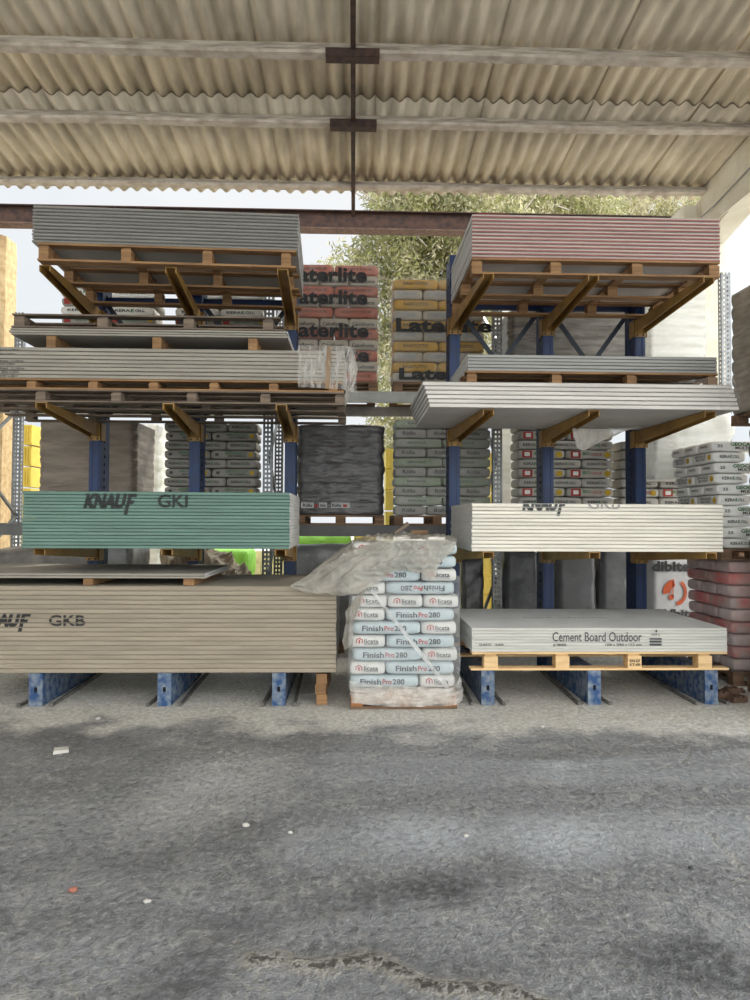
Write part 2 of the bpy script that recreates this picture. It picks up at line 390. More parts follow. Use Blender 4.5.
    h = math_('ADD', math_('MULTIPLY', grit, .5), fine); h = math_('ADD', h, math_('MULTIPLY', scr, 1.2)); h = math_('SUBTRACT', h, math_('MULTIPLY', ck, .8))
    L(h, bp.inputs['Height']); L(bp.outputs[0], b.inputs['Normal'])
    me.materials.append(m)
    tag(link('floor', me), kind='structure')
build_floor()

ROOFR = Matrix.Rotation(math.radians(-.35), 4, 'Z')
def roofz(y): return CAMZ + 4.62 - .09*y
def build_roof():
    mb = MB(); pitch = .15; amp = .024; sw = 7*pitch
    rows = [(-2.4, .35), (.05, 2.75), (2.45, 4.98), (4.70, 6.76), (6.52, 8.12)]  # nearest rows run on unseen behind the camera, extended to cut sky light
    for ri, (ya, yb) in enumerate(rows):
        x = -9.3; k = 0
        while x < 4.0 - .05:
            x1 = min(x+sw+.05, 4.02); ny = 2
            xs = []; q = x
            while q < x1-1e-6: xs.append(q); q += pitch/12
            xs.append(x1)
            dz = .004*((k*7+ri*3) % 3) - .01*(2-ri)*0
            up = .017*(4-ri)       # the upslope row lies on the lower one
            vs = []; th = .007
            for y in (ya, yb):
                e = .012 if y == ya else 0
                for qx in xs:
                    t = (qx-x)/(x1-x)
                    vs.append((qx, y, roofz(y)+amp*math.cos(2*PI*qx/pitch)+dz+up-.017*(1-t)))
            for y in (ya, yb):
                for qx in xs:
                    t = (qx-x)/(x1-x)
                    vs.append((qx, y, roofz(y)+amp*math.cos(2*PI*qx/pitch)+dz+up-.017*(1-t)+th))
            n = len(xs); fs = []
            for i in range(n-1):
                fs += [(i, n+i, n+i+1, i+1), (2*n+i, 2*n+i+1, 3*n+i+1, 3*n+i), (i, i+1, 2*n+i+1, 2*n+i), (n+i, 3*n+i, 3*n+i+1, n+i+1)]
            fs += [(0, 2*n, 3*n, n), (n-1, 2*n-1, 4*n-1, 3*n-1)]
            mb.add(vs, fs, 0, False)
            x += sw; k += 1
    o = mb.build('ceiling', FIBRO)
    for p in o.data.polygons: p.use_smooth = len(p.vertices) == 4 and abs(p.normal.z) > .3
    o.matrix_world = ROOFR
    tag(o, kind='structure')
build_roof()

def purlin(y, hh, label, x0=-9.0, x1=4.05, lip=True):
    zc = roofz(y)-.03
    root = empty('roof_purlin', (0, 0, 0), label, 'roof beam', 'pale timber purlins under the corrugated roof')
    root.matrix_world = ROOFR @ Matrix.Translation((0, y, zc))
    # slightly sagging, rough timber
    vs = []; fs = []; n = 120
    for i in range(n+1):
        x = x0+(x1-x0)*i/n; sag = -.012*math.sin(PI*((x+9) % 3.2)/3.2)
        r1 = .006*noise.noise((x*5, y, 1)); r2 = .007*noise.noise((x*7, y, 9))
        vs += [(x, -.03+r1, sag-hh+r2), (x, .04, sag-hh+r2*.5), (x, .04, sag), (x, -.03, sag)]
        if i:
            a = 4*(i-1); b = 4*i
            for j in range(4): fs.append((a+j, a+(j+1) % 4, b+(j+1) % 4, b+j))
    fs += [(0, 3, 2, 1), (4*n, 4*n+1, 4*n+2, 4*n+3)]
    MB().add(vs, fs).build('timber', PURLINM, root)
    vs = []; fs = []
    for i in range(n+1):
        x = x0+(x1-x0)*i/n; sag = -.012*math.sin(PI*((x+9) % 3.2)/3.2); r2 = .005*noise.noise((x*9, y, 3))
        vs += [(x, -.045+r2, sag-hh-.012+r2), (x, .05, sag-hh-.012+r2), (x, .05, sag-hh+.012), (x, -.045+r2, sag-hh+.016)]
        if i:
            a = 4*(i-1); b = 4*i
            for j in range(4): fs.append((a+j, a+(j+1) % 4, b+(j+1) % 4, b+j))
    fs += [(0, 3, 2, 1), (4*n, 4*n+1, 4*n+2, 4*n+3)]
    if lip: MB().add(vs, fs).build('bottom_lath', mat('pale_pinkish_lath', (.62, .55, .48), .9, var=.15, scale=8, col2=(.42, .35, .29), bump=.5), root)
    return root
RX = X(353, 6, 100)
p1 = purlin(5.82, .085, 'pale weathered roof purlin nearest the top of the photo')
p2 = purlin(6.74, .075, 'middle pale weathered roof purlin under the corrugated sheets')
p3 = purlin(7.86, .06, 'pale weathered roof purlin along the far eave')
purlin(4.75, .085, 'pale roof purlin overhead, the closest one to the camera')
for p, d in ((p1, .112), (p2, .102)):
    m = MB().box(RX-.27, RX+.19, -.05, .05, -d-.022, -d+.016); m.box(RX-.27, RX+.19, -.052, -.046, -d-.022, -d+.05)
    tag(m.build('splice_plate', RUST, p), 'brown rusty steel plate')
# rafter: T shaped rusty steel following the slope to the beam behind the eave
ra = MB(); ya, yb = -2.3, 8.46
for (w0, za, zb) in ((.045, -.118, -.110), (.008, -.110, -.06)):
    ra.hexa([(RX-w0/2, ya, roofz(ya)+za), (RX+w0/2, ya, roofz(ya)+za), (RX+w0/2, yb, roofz(yb)+za), (RX-w0/2, yb, roofz(yb)+za),
             (RX-w0/2, ya, roofz(ya)+zb), (RX+w0/2, ya, roofz(ya)+zb), (RX+w0/2, yb, roofz(yb)+zb), (RX-w0/2, yb, roofz(yb)+zb)])
tag(ra.build('steel_rafter', RUST), 'thin rusty brown steel rafter running down under the purlins to the beam', 'roof beam')
# eave beam (I section)
BY = 8.6; bz1 = 5.31; bz0 = 5.075
root = empty('steel_beam', (0, BY, bz0), 'long rusty brown steel beam behind the racks below the eave', 'beam')
MB().box(-7.5, 4.2, -.03, .03, .012, bz1-bz0-.01).build('web', RUST, root)
MB().box(-7.5, 4.05, -.09, .09, bz1-bz0-.012, bz1-bz0).build('flange', RUST, root)
tag(MB().box(-7.5, 4.05, -.09, .09, 0, .014).build('flange', RUSTEDGE, root), 'pinkish lower flange')

# right concrete frame: pillar, sloping edge beam, pillar stub
WX = 4.06
tag(MB().box(WX, WX+.30, 7.95, 8.42, 0, 5.26).build('wall_right', CONC), kind='structure')
m = MB(); y0, y1 = -2.4, 8.42; zb = 4.86
m.hexa([(WX, y0, zb), (WX+.30, y0, zb), (WX+.30, y1-.48, zb), (WX, y1-.48, zb), (WX, y0, roofz(y0)+.10), (WX+.3, y0, roofz(y0)+.10), (WX+.3, y1-.48, roofz(y1)+.10), (WX, y1-.48, roofz(y1)+.10)])
m.hexa([(WX+.02, 7.35, zb), (WX+.28, 7.35, zb), (WX+.28, 7.94, zb-.12), (WX+.02, 7.94, zb-.12), (WX+.02, 7.35, zb+.1), (WX+.28, 7.35, zb+.1), (WX+.28, 7.94, zb+.1), (WX+.02, 7.94, zb+.1)])
tag(m.build('trim_1', CONC), kind='structure')
tag(MB().box(WX-.16, WX-.001, 8.02, 8.38, 4.6, 5.22).build('trim_2', CONC), kind='structure')
tag(MB().box(WX, WX+.3, 1.2, 1.65, 0, zb-.002).build('wall_right', CONC), kind='structure')
tag(MB().box(-9.0, -8.75, -2.4, 8.0, 0, 5.15).build('wall_left', CONC), kind='structure')  # unseen side wall, added to hold back light from the left
cb = MB().tube([(WX-.02, 5.0, 5.28), (WX-.02, 6.5, 5.13), (WX-.02, 7.6, 5.02), (WX-.06, 7.85, 4.98), (WX-.13, 7.93, 4.9), (WX-.17, 7.96, 4.75), (WX-.17, 7.97, 4.5)], .008)
tag(cb.build('cable', mat('grey_cable', (.35, .34, .32), .6)), 'thin grey cable running along the cream beam and down the corner', 'cable')
# left pillar
px1 = X(11.5, 9.05); zt = Z(226, 8.75, 5)
m = MB(); n = 16; vs = []; fs = []
for i in range(n+1):
    z = (zt-.02)*i/n
    for (x, y) in ((px1-.5, 8.72), (px1-.05, 8.72), (px1, 8.77), (px1, 9.05), (px1-.5, 9.05)):
        e = .008*noise.noise((x*3, y*3, z*4)); top = (-.10 if x > px1-.1 and i == n else 0)
        vs.append((x+e, y+e, z+top))
    if i:
        for j in range(5): fs.append(((i-1)*5+j, (i-1)*5+(j+1) % 5, i*5+(j+1) % 5, i*5+j))
fs += [(4, 3, 2, 1, 0), tuple(n*5+j for j in range(5))]
tag(m.add(vs, fs).build('wall_left', PILLAR), kind='structure')
# yard wall of cream blocks
m = MB(); cw, ch = .52, .22
for r in range(4):
    for k in range(26):
        x = -9 + k*cw + (.26 if r % 2 else 0)
        m.box(x, x+cw-.015, 13.0, 13.2, r*ch, (r+1)*ch-.012)
m.box(-9, 4.6, 13.02, 13.18, 0, .87)
tag(m.build('wall_back', mat('cream_block', (.82, .68, .42), .9, var=.12, scale=5, bump=.3)), kind='structure')

# ------------------------------------------------------------------ cantilever racks
def rack(xs, label, levels, baseh, dxs, brz, colh=4.07):
    root = empty('cantilever_rack', (0, 6.72, 0), label, 'rack')
    Y0 = 6.72
    for x, dx in zip(xs, dxs):
        m = MB(); w2 = .052                       # I section column, face towards the camera
        m.box(x-w2, x+w2, 0, .012, 0, colh); m.box(x-w2, x+w2, .24, .252, 0, colh); m.box(x-.006, x+.006, .012, .24, 0, colh)
        m.box(x-w2+.012, x-w2+.03, -.006, 0, .2, colh-.05); m.box(x+w2-.03, x+w2-.012, -.006, 0, .2, colh-.05)
        for k in range(int(colh/.08)):            # dark punched holes down the flank
            pass
        c = m.build('column', BLUE, root)
        f = MB()
        for sx in (-1, 1):                        # perforated cover strip on the flank
            f.box(x+sx*(w2-.004)-.002, x+sx*(w2-.004)+.002, .012, .10, .1, colh-.02); f.box(x+sx*(w2-.004)-.002, x+sx*(w2-.004)+.002, .14, .24, .1, colh-.02)
            z = .1
            while z < colh-.1:
                f.box(x+sx*(w2-.004)-.002, x+sx*(w2-.004)+.002, .10, .14, z+.03, z+.075); z += .075
        tag(f.build('perforated_web', mat('dark_blue_paint', (.012, .03, .09), .5), c), 'dark blue perforated flank')
        b = MB(); x += dx                         # base beam with closed front plate
        b.box(x-.052, x+.052, -1.21, 0, baseh-.014, baseh); b.box(x-.052, x+.052, -1.21, 0, 0, .014)
        b.box(x-.045, x-.037, -1.21, 0, .014, baseh-.014); b.box(x+.037, x+.045, -1.21, 0, .014, baseh-.014)
        b.box(x-.052, x-.012, -1.222, -1.21, 0, baseh); b.box(x+.012, x+.052, -1.222, -1.21, 0, baseh)
        b.box(x-.012, x+.012, -1.222, -1.21, 0, baseh*.5-.02); b.box(x-.012, x+.012, -1.222, -1.21, baseh*.5+.02, baseh)
        b.box(x-.02, x+.02, -1.205, -1.20, baseh*.4, baseh*.6, 1)  # black plate standing in for the shade inside the hole
        bo = b.build('base_beam', [BLUEWORN, BLACK], root)
        for sx in (-1, 1):
            g = MB(); g.hexa([(x+sx*.125-.012, -1.22, 0), (x+sx*.125+.012, -1.22, 0), (x+sx*.10+.012, 0, 0), (x+sx*.10-.012, 0, 0),
                              (x+sx*.125-.012, -1.22, .012), (x+sx*.125+.012, -1.22, .012), (x+sx*.10+.012, 0, .035), (x+sx*.10-.012, 0, .035)])
            g.box(x+sx*.125-.012, x+sx*.125+.012, -1.235, -1.222, 0, .028)
            g.build('foot_rail', mat('dusty_steel', (.17, .165, .155), .8, var=.25, scale=12), bo)
    for x, dx in zip(xs, dxs):
        for z, L0 in levels:
            m = MB(); wd = .044; t = .007; hb, hf = .135, .05; yb, yf = 0, -L0
            m.box(x-wd, x+wd, yf, yb, z-t, z)                                      # top plate
            for sx in (-1, 1):
                xo = x+sx*wd; xi = x+sx*(wd-t); a, b_ = min(xo, xi), max(xo, xi)
                m.hexa([(a, yf, z-hf), (b_, yf, z-hf), (b_, yb, z-hb), (a, yb, z-hb), (a, yf, z-t), (b_, yf, z-t), (b_, yb, z-t), (a, yb, z-t)])
            m.v = [(p[0]+dx*min(1, -p[1]/L0), p[1], p[2]) for p in m.v]      # arms stand a little askew
            a = m.build('arm', OCHRE, root)
            k = MB(); k.box(x-.062, x+.062, -.014, -.006, z-.165, z+.0); k.box(x-.066, x-.054, -.014, .10, z-.165, z+.0); k.box(x+.054, x+.066, -.014, .10, z-.165, z)
            k.build('bracket', OCHRE, a)
            h = MB().box(x-.037, x+.037, -.5, -.02, z-.04, z-.02)
            for sx in (-.6, .6):
                hb_ = MB().tube([(x+sx*.05, -.022, z-.15), (x+sx*.05, -.012, z-.15)], .009)
                hb_.build('bolt', DARKSTEEL, a)
    for xa, xb in zip(xs, xs[1:]):
        for z in (brz,):
            MB().box(xa+.052, xb-.052, .10, .15, z-.03, z+.03).build('tie_bar', BLUE, root)
        m = MB(); m.bar((xa+.06, .11, brz-.04), (xb-.06, .11, brz-1.15), .012, .045); m.build('cross_brace', DARKBLUE, root)
        m = MB(); m.bar((xb-.06, .14, brz-.04), (xa+.06, .14, brz-1.15), .012, .045); m.build('cross_brace', DARKBLUE, root)
    return root
DARKBLUE = mat('slate_blue_paint', (.03, .04, .058), .5, var=.15)
LX = [X(93.5, 6.72), X(193.5, 6.72), X(289.5, 6.72)]
RXS = [X(454.5, 6.72), X(548.5, 6.72), X(641, 6.72)]
rack(LX, 'left cantilever rack with blue columns and ochre arms', [(3.47, 1.20), (2.375, 1.22), (1.225, 1.20)], .256, (.03, .07, .04), 3.60)
rack(RXS, 'right cantilever rack with blue columns and ochre arms', [(3.447, 1.24), (2.35, 1.24), (1.213, 1.24)], .272, (.09, .02, .05), 3.60)

# ------------------------------------------------------------------ boards
def board_mesh(L, D, t, mats, tap=.24, seed=0, tw=.05):
    """board lying flat, origin at bottom front left; tapered long edges wrapped in paper"""
    m = MB(); tp = t*tap
    prof = [(0, t*.10), (.003, 0), (D-.003, 0), (D, t*.10), (D, t-tp), (D-tw, t-.0005), (tw, t-.0005), (0.001, t-tp), (0, t*(1-tap)*.42)]
    n = len(prof); nx = 24; vs = []
    for i in range(nx+1):
        x = L*i/nx; wy = .0022*noise.noise((x*1.7, seed*3.1, 0)); wz = .0012*noise.noise((x*1.1, seed*2.3, 7))
        for (y, z) in prof: vs.append((x, y+wy, z+(wz if z > 0 else 0)))
    for i in range(nx):
        for j in range(n):
            a = i*n+j; b = i*n+(j+1) % n
            q = (a, b, b+n, a+n)
            mi = (3 if len(mats) > 3 and j in (8, 0) else 1) if j in (8, 7, 0, 2, 3, 4) else 0
            m.f.append(list(q)); m.m.append(mi); m.sm.append(False)
    m.v += vs
    m.f.append(list(range(n))[::-1]); m.m.append(2); m.sm.append(False)
    m.f.append([nx*n+j for j in range(n)]); m.m.append(2); m.sm.append(False)
    return m.mesh('board', mats)

def clip2d(vs, fs, z0, z1):
    bm = bmesh.new(); bv = [bm.verts.new((a, 0, b)) for a, b in vs]
    for f in fs:
        try: bm.faces.new([bv[i] for i in f])
        except ValueError: pass
    for co, no in (((0, 0, z0), (0, 0, -1)), ((0, 0, z1), (0, 0, 1))):
        g = bm.verts[:]+bm.edges[:]+bm.faces[:]
        bmesh.ops.bisect_plane(bm, geom=g, plane_co=co, plane_no=no, clear_outer=True)
    if not bm.faces: bm.free(); return None
    bm.verts.index_update()
    out = [(v.co.x, v.co.z) for v in bm.verts], [tuple(v.index for v in f.verts) for f in bm.faces]
    bm.free(); return out

def board_stack(x0, x1, yf, D, z0, n, t, mats, name, desc, stack, group, rz=0, marks=(), jit=.004, fan=0, seed=1, tap=.24, tw=.014):
    """n boards, each an object; marks: (2d outline, material) printed over the edges, cut board by board"""
    rr = random.Random(seed*91+5); L = x1-x0
    meshes = [board_mesh(L, D, t*.985, mats, tap, seed+k, tw) for k in range(3)]
    piv = Vector((x1, yf, 0)); out = []
    for k in range(n):
        zz = z0+k*t; i = n-1-k
        p = Vector((x0+rr.uniform(-jit, jit)+fan*k, yf+rr.uniform(-jit, jit)*.5, zz))
        if rz: p = piv + Matrix.Rotation(rz, 3, 'Z') @ (p-piv); p.z = zz
        word = 'bottom' if (i == n-1 and n > 2) else ORD[i]
        if n == 1: lab = f'{desc} {stack}'
        else:
            lab = f'{desc}, {word} in {stack}' if word in ('bottom', 'top') else f'{desc}, {word} from top in {stack}'
        o = link(name, meshes[k % 3], None, p, rz)
        tag(o, lab, 'board', group)
        for (v2, f2), mt in marks:
            c = clip2d(v2, f2, zz+t*(.06 if tap > .1 else 0), zz+t*(1-tap*.8))
            if c:
                mm = MB(); mm.add([(a-p.x if not rz else a-x0, -.0035, b-zz) for a, b in c[0]], [f for f in c[1]])
                link('printed_lettering', mm.mesh('lettering', mt), o)
        out.append(o)
    return out

def knauf(x, z, wd, ht, mt):
    """heavy slanted word mark whose last letter drops below the line"""
    res = []; lw = wd/5.0
    v, f = lay2d('KNAU', x, z, wd*.80, ht, .07, .22); res.append(((v, f), mt))
    fx = x+wd*.83; s = .22; th = wd*.07
    def q(pts): return poly2d([(a+s*(b-z), b) for a, b in pts])
    res += [(q([(fx, z-ht*.35), (fx+th, z-ht*.35), (fx+th, z+ht), (fx, z+ht)]), mt), (q([(fx+th, z+ht*.78), (fx+wd*.17, z+ht*.78), (fx+wd*.17, z+ht), (fx+th, z+ht)]), mt),
            (q([(fx+th, z+ht*.34), (fx+wd*.14, z+ht*.34), (fx+wd*.14, z+ht*.56), (fx+th, z+ht*.56)]), mt)]
    return res
YF = 5.5
def bx(px, py=520, y=YF): return X(px, y, py)
def T(s, xa, xb, ya, yb, y=YF, **k):
    a = at(xa, yb, y); b = at(xb, ya, y); return lay2d(s, a.x, a.z, b.x-a.x, b.z-a.z, **k)
def RC(xa, xb, ya, yb, y=YF):
    a = at(xa, yb, y); b = at(xb, ya, y); return rect2d(a.x, a.z, b.x-a.x, b.z-a.z, 1, 1)

# left rack
board_stack(bx(32, 230, 5.42), bx(298, 230), YF, 1.2, 3.614, 11, .0275, BM_GREY, 'plasterboard_sheet', 'grey plasterboard sheet', 'highest left stack', 'grey boards in the highest left stack', rz=.038, seed=2, tap=.42, tw=.03)
board_stack(bx(10, 330), bx(287, 333), YF, 1.15, 2.906, 3, .019, BM_MID, 'plasterboard_sheet', 'thin chipped grey board', 'the small pile beneath a grey pallet', 'thin boards under the empty grey pallet', seed=3, jit=.01)
mid_marks = []
for j, (yy, xa, xb) in enumerate(((349, 0, 20), (353, 0, 15), (360, 0, 24), (363, 0, 15), (367.5, 0, 25), (371, 2, 19), (375, 0, 18))):
    mid_marks.append((T('KNAUF  12,5 2500 AK', xa, xb, yy, yy+2.2, bold=.02), SOFTINK))
board_stack(-3.14, bx(345, 360), YF, 1.2, 2.564, 8, .0308, BM_MID, 'plasterboard_sheet', 'beige-grey long plasterboard', 'the film-ended left stack', 'long boards with wrapped end on the left rack', seed=4, marks=mid_marks)
gm = knauf(bx(84), Z(509, YF, 100), bx(134)-bx(84), Z(493.5, YF, 100)-Z(509, YF, 100), INK)
gm += [(T('GKI', 158, 188, 494.5, 507.5, bold=.022), INK)]
sticker_spot = at(36, 491, YF)
gs = board_stack(bx(24, 520), bx(289.5, 520), YF, 1.2, 1.227, 17, .0263, BM_GREEN, 'plasterboard_sheet', 'green moisture-resistant plasterboard', 'the green stack', 'green boards in one stack', seed=5, marks=gm, jit=.003, tap=.17, rz=.014)
kz = Z(627, YF, 10)
gm = knauf(bx(-22), kz, bx(30)-bx(-22), Z(613.5, YF, 10)-kz, INK) + [(T('GKB', 49, 85.5, 615, 626, bold=.02), INK)]
board_stack(-3.2, bx(336, 630), YF, 1.2, .258, 19, .0355, BM_TAN, 'plasterboard_sheet', 'tan plasterboard', 'the tall tan lower-left stack', 'tan boards in the lowest left stack', seed=6, marks=gm, tap=.20)
board_stack(-3.3, bx(204, 570), YF+.03, 1.15, .991, 2, .020, BM_MID, 'plasterboard_sheet', 'loose grey-brown board', 'the pair above the tan stack', 'loose boards on the tan stack', seed=7)
# right rack
pk = board_stack(bx(472, 235), bx(720, 240), YF, 1.2, 3.579, 12, .0299, BM_PINK, 'plasterboard_sheet', 'pink fire-resistant plasterboard', 'the highest right stack', 'pink boards in the highest right stack', seed=8)
board_stack(bx(468, 362, 5.67), bx(717, 362, 5.67), 5.67, 1.03, 2.699, 5, .0278, BM_FIB, 'fibre_cement_sheet', 'speckled grey board', 'the short middle right pile', 'speckled grey boards on the middle right level', seed=9, jit=.002)
board_stack(bx(430, 400, 5.42), bx(739, 395, 5.42), 5.42, 1.25, 2.353, 6, .0342, BM_OFF, 'plasterboard_sheet', 'off-white overhanging board', 'the fanned wide right stack', 'off-white boards fanned on the middle right level', seed=10, fan=-.011, jit=.003)
wz = Z(511, YF, 545); gm = knauf(bx(522), wz, bx(565)-bx(522), .115, SOFTINK)
wz2 = Z(509, YF, 600); a = bx(588); b = bx(620)
gm += [(lay2d('GKB', a, wz2, b-a, .10, bold=.008), PALEINK)]
board_stack(bx(472, 530), bx(723, 530), YF, 1.2, 1.215, 13, .0296, BM_WHITE, 'plasterboard_sheet', 'white plasterboard', 'the white stack at eye height', 'white boards in the stack at eye height', seed=11, marks=gm, tap=.22)
cm = [(T('Cement Board Outdoor', 552.5, 641.5, 632, 641.5, bold=.004), SOFTINK), (T('# 780355', 553, 566.5, 643.6, 646.6), SOFTINK),
      (T('1200 x 2000 x 12,5 mm', 605, 641.5, 643.4, 646.4), SOFTINK), (T('QUARTZ    16203K', 479, 504, 643.6, 646), SOFTINK),
      (RC(649.5, 661.5, 638, 639.5), SOFTINK), (RC(649.5, 661.5, 640.5, 642.4), SOFTINK), (RC(649.5, 661.5, 643.5, 645.5), SOFTINK), (T('PLUS 12', 651.5, 660, 633.5, 635.5), SOFTINK),
      (disc2d(bx(655.5), Z(631, YF, 655), .008, .010), SOFTINK)]
cs = board_stack(bx(472, 640), bx(727, 640), YF, 1.2, .418, 8, .0238, BM_CEM, 'cement_board', 'pale cement board', 'the low right stack', 'cement boards in the lowest right stack', seed=12, marks=cm, jit=.002, tap=.08)
v2, f2 = lay2d('KNAUF  AQUAPANEL', 0, 0, .75, .055, bold=.02, shear=.2)
mm = MB().add([(a+.55, .55+b, .0236) for a, b in v2], f2); link('printed_lettering', mm.mesh('lettering', PALEINK), cs[-1])
# red end paper and chalk mark on the pink stack, shipping label on the green stack
tp = pk[-1]; t_ = MB().box(.02, .30, .004, .10, .0300, .0335)
o = t_.build('red_paper_strip', mat('deep_red_paper', (.30, .02, .02), .7)); o.location = tp.location
tag(o, 'dark red paper strip lying on the pink stack', 'paper')
g_ = gs[-1]; sp_ = MB(); a = at(36, 491, YF); b = at(56, 503.5, YF)
tz = b.z
sp_.box(a.x, b.x, YF-.0075, YF-.0060, b.z, a.z)
lb = tag(sp_.build('shipping_label', mat('label_paper', (.62, .64, .70), .6)), 'small white printed label stuck on the green stack corner', 'label')
mm = MB(); W_ = b.x-a.x; H_ = a.z-b.z
for r_ in (.86, .76): mm.box(a.x+W_*.1, a.x+W_*.9, YF-.0085, YF-.0078, b.z+H_*r_, b.z+H_*(r_+.03))
for k in range(16): mm.box(a.x+W_*(.25+.033*k), a.x+W_*(.25+.033*k+.018+.008*(k % 2)), YF-.0085, YF-.0078, b.z+H_*.12, b.z+H_*.38)
mm.build('printed_lettering', SOFTINK, lb)

# ------------------------------------------------------------------ pallets
def pallet(x0, x1, y0, y1, z0, h, blocks, wood, label, group=None, nd=5, nb=3, rz=0, bw=.09, extra=0, name='long_pallet', stamp=None, endwood=None):
    """deck boards along x, short bearers on blocks, boards below"""
    root = empty(name, (x1, y0, z0), label, 'pallet', group, rz)
    D = y1-y0; t = .016 if h > .11 else .013; rr = random.Random(int(x0*100)+int(z0*57))
    W = x1-x0
    for j in range(nb):                                # bottom boards
        yy = (D-.1)*j/(nb-1)
        MB().box(-W-extra*rr.random(), 0+extra*rr.random(), yy, yy+.1, 0, t).build('bottom_board', wood, root)
    for bxp in blocks:
        lx = bxp-x1
        for j in range(3):
            yy = (D-.1)*j/2
            o = MB().box(lx-bw/2, lx+bw/2, yy+.001, yy+.099, t, h-2*t).build('block', wood, root)
        MB().box(lx-bw*.42, lx+bw*.42, .02, D-.02, h-2*t, h-t).build('bearer', wood, root)
    for j in range(nd):
        yy = (D-.10)*j/(nd-1); wd = .10 if nd > 3 else .085
        MB().box(-W, 0, yy, yy+wd, h-t, h).build('deck_board', wood, root)
    return root
xl = bx(38, 255, 5.44); xr = bx(296, 262)
pallet(xl, xr, YF, YF+1.15, 3.471, .142, [bx(p, 255) for p in (47.5, 128, 208, 286)], PINE, 'pine pallet under the highest left stack', rz=.038, nd=3, bw=.075)
pallet(bx(8), bx(278), YF, YF+1.1, 2.964, .110, [bx(p) for p in (15, 99, 186, 266)], OLDWOOD, 'empty weathered grey pallet lying on the thin chipped boards', extra=.04, bw=.08)
pallet(-3.1, bx(343), YF+.01, YF+1.16, 2.479, .084, [bx(p) for p in (-34, 28, 90, 151, 212, 272, 332)], PINE, 'orange-brown long pallet directly under the film-ended left stack', bw=.07)
pallet(-3.1, bx(343), YF+.0, YF+1.18, 2.376, .102, [bx(p) for p in (-38, 38, 114, 190, 264, 339)], OLDWOOD, 'greyer lower pallet resting on the middle left arms', bw=.075, nd=6, nb=4)
pallet(bx(472, 268), bx(720, 268), YF, YF+1.17, 3.449, .129, [bx(p, 266) for p in (477, 556, 637.5, 714.5)], PINE, 'pine pallet under the pink stack', nd=3, bw=.085)
pallet(bx(466, 376, 5.67), bx(718, 376, 5.67), 5.67, 6.66, 2.560, .138, [bx(p, 376, 5.67) for p in (472, 557, 632, 713)], PINE, 'pine pallet under the short grey pile on the right', bw=.08)
cp = pallet(bx(472, 660), bx(727, 660), YF-.005, YF+1.19, .274, .143, [bx(p, 662) for p in (491, 562.5, 634.5, 705)], PINEPALE, 'pale new pallet under the cement boards', bw=.11, extra=.03)
# ink stamp on a block of the cement board pallet
a = at(629.5, 666, YF); mk = MB()
for s_, zz, hh in (('KN-GP', .036, .022), ('KT-00', .008, .02)):
    v2, f2 = lay2d(s_, a.x, a.z+zz-.005, .085, hh, bold=.03)
    mk.add([(p[0]-cp.location.x, -.002, p[1]-cp.location.z) for p in v2], f2)
mk.build('printed_lettering', INK, cp)
# timber bearers under single boards
def timber(cx, y0, y1, z0, h, wd, label, m=PINE, name='timber_bearer', group=None):
    o = MB().box(-wd/2, wd/2, 0, y1-y0, 0, h).build(name, m, None, (cx, y0, z0)); return tag(o, label, 'timber', group)
timber(bx(46.5), 5.52, 6.6, 2.812, .093, .07, 'short orange bearer under the thin boards, at the left end')
timber(bx(153.5), 5.52, 6.6, 2.812, .093, .07, 'short orange bearer under the thin boards, in the middle')
timber(bx(250.5), 5.52, 6.6, 2.812, .093, .07, 'short orange bearer under the thin boards, at the right end')
timber(bx(85, 580), 5.56, 6.6, .935, .055, .075, 'brown bearer under the loose pair on the tan stack, left one')
timber(bx(187, 580), 5.56, 6.6, .935, .055, .085, 'brown bearer under the loose pair on the tan stack, right one')
for k, nm in enumerate(('bottom', 'middle', 'top')):
    o = MB().box(-.042, .042, 0, .5, 0, .079).build('timber_block', PINE, None, (bx(321, 690)+(.006, -.005, .004)[k], 5.52, .0005+.0815*k)); o.rotation_euler.z = (.03, -.05, .04)[k]
    tag(o, f'{nm} of three brown timber blocks propping the tan stack', 'timber', 'timber blocks under the tan stack')

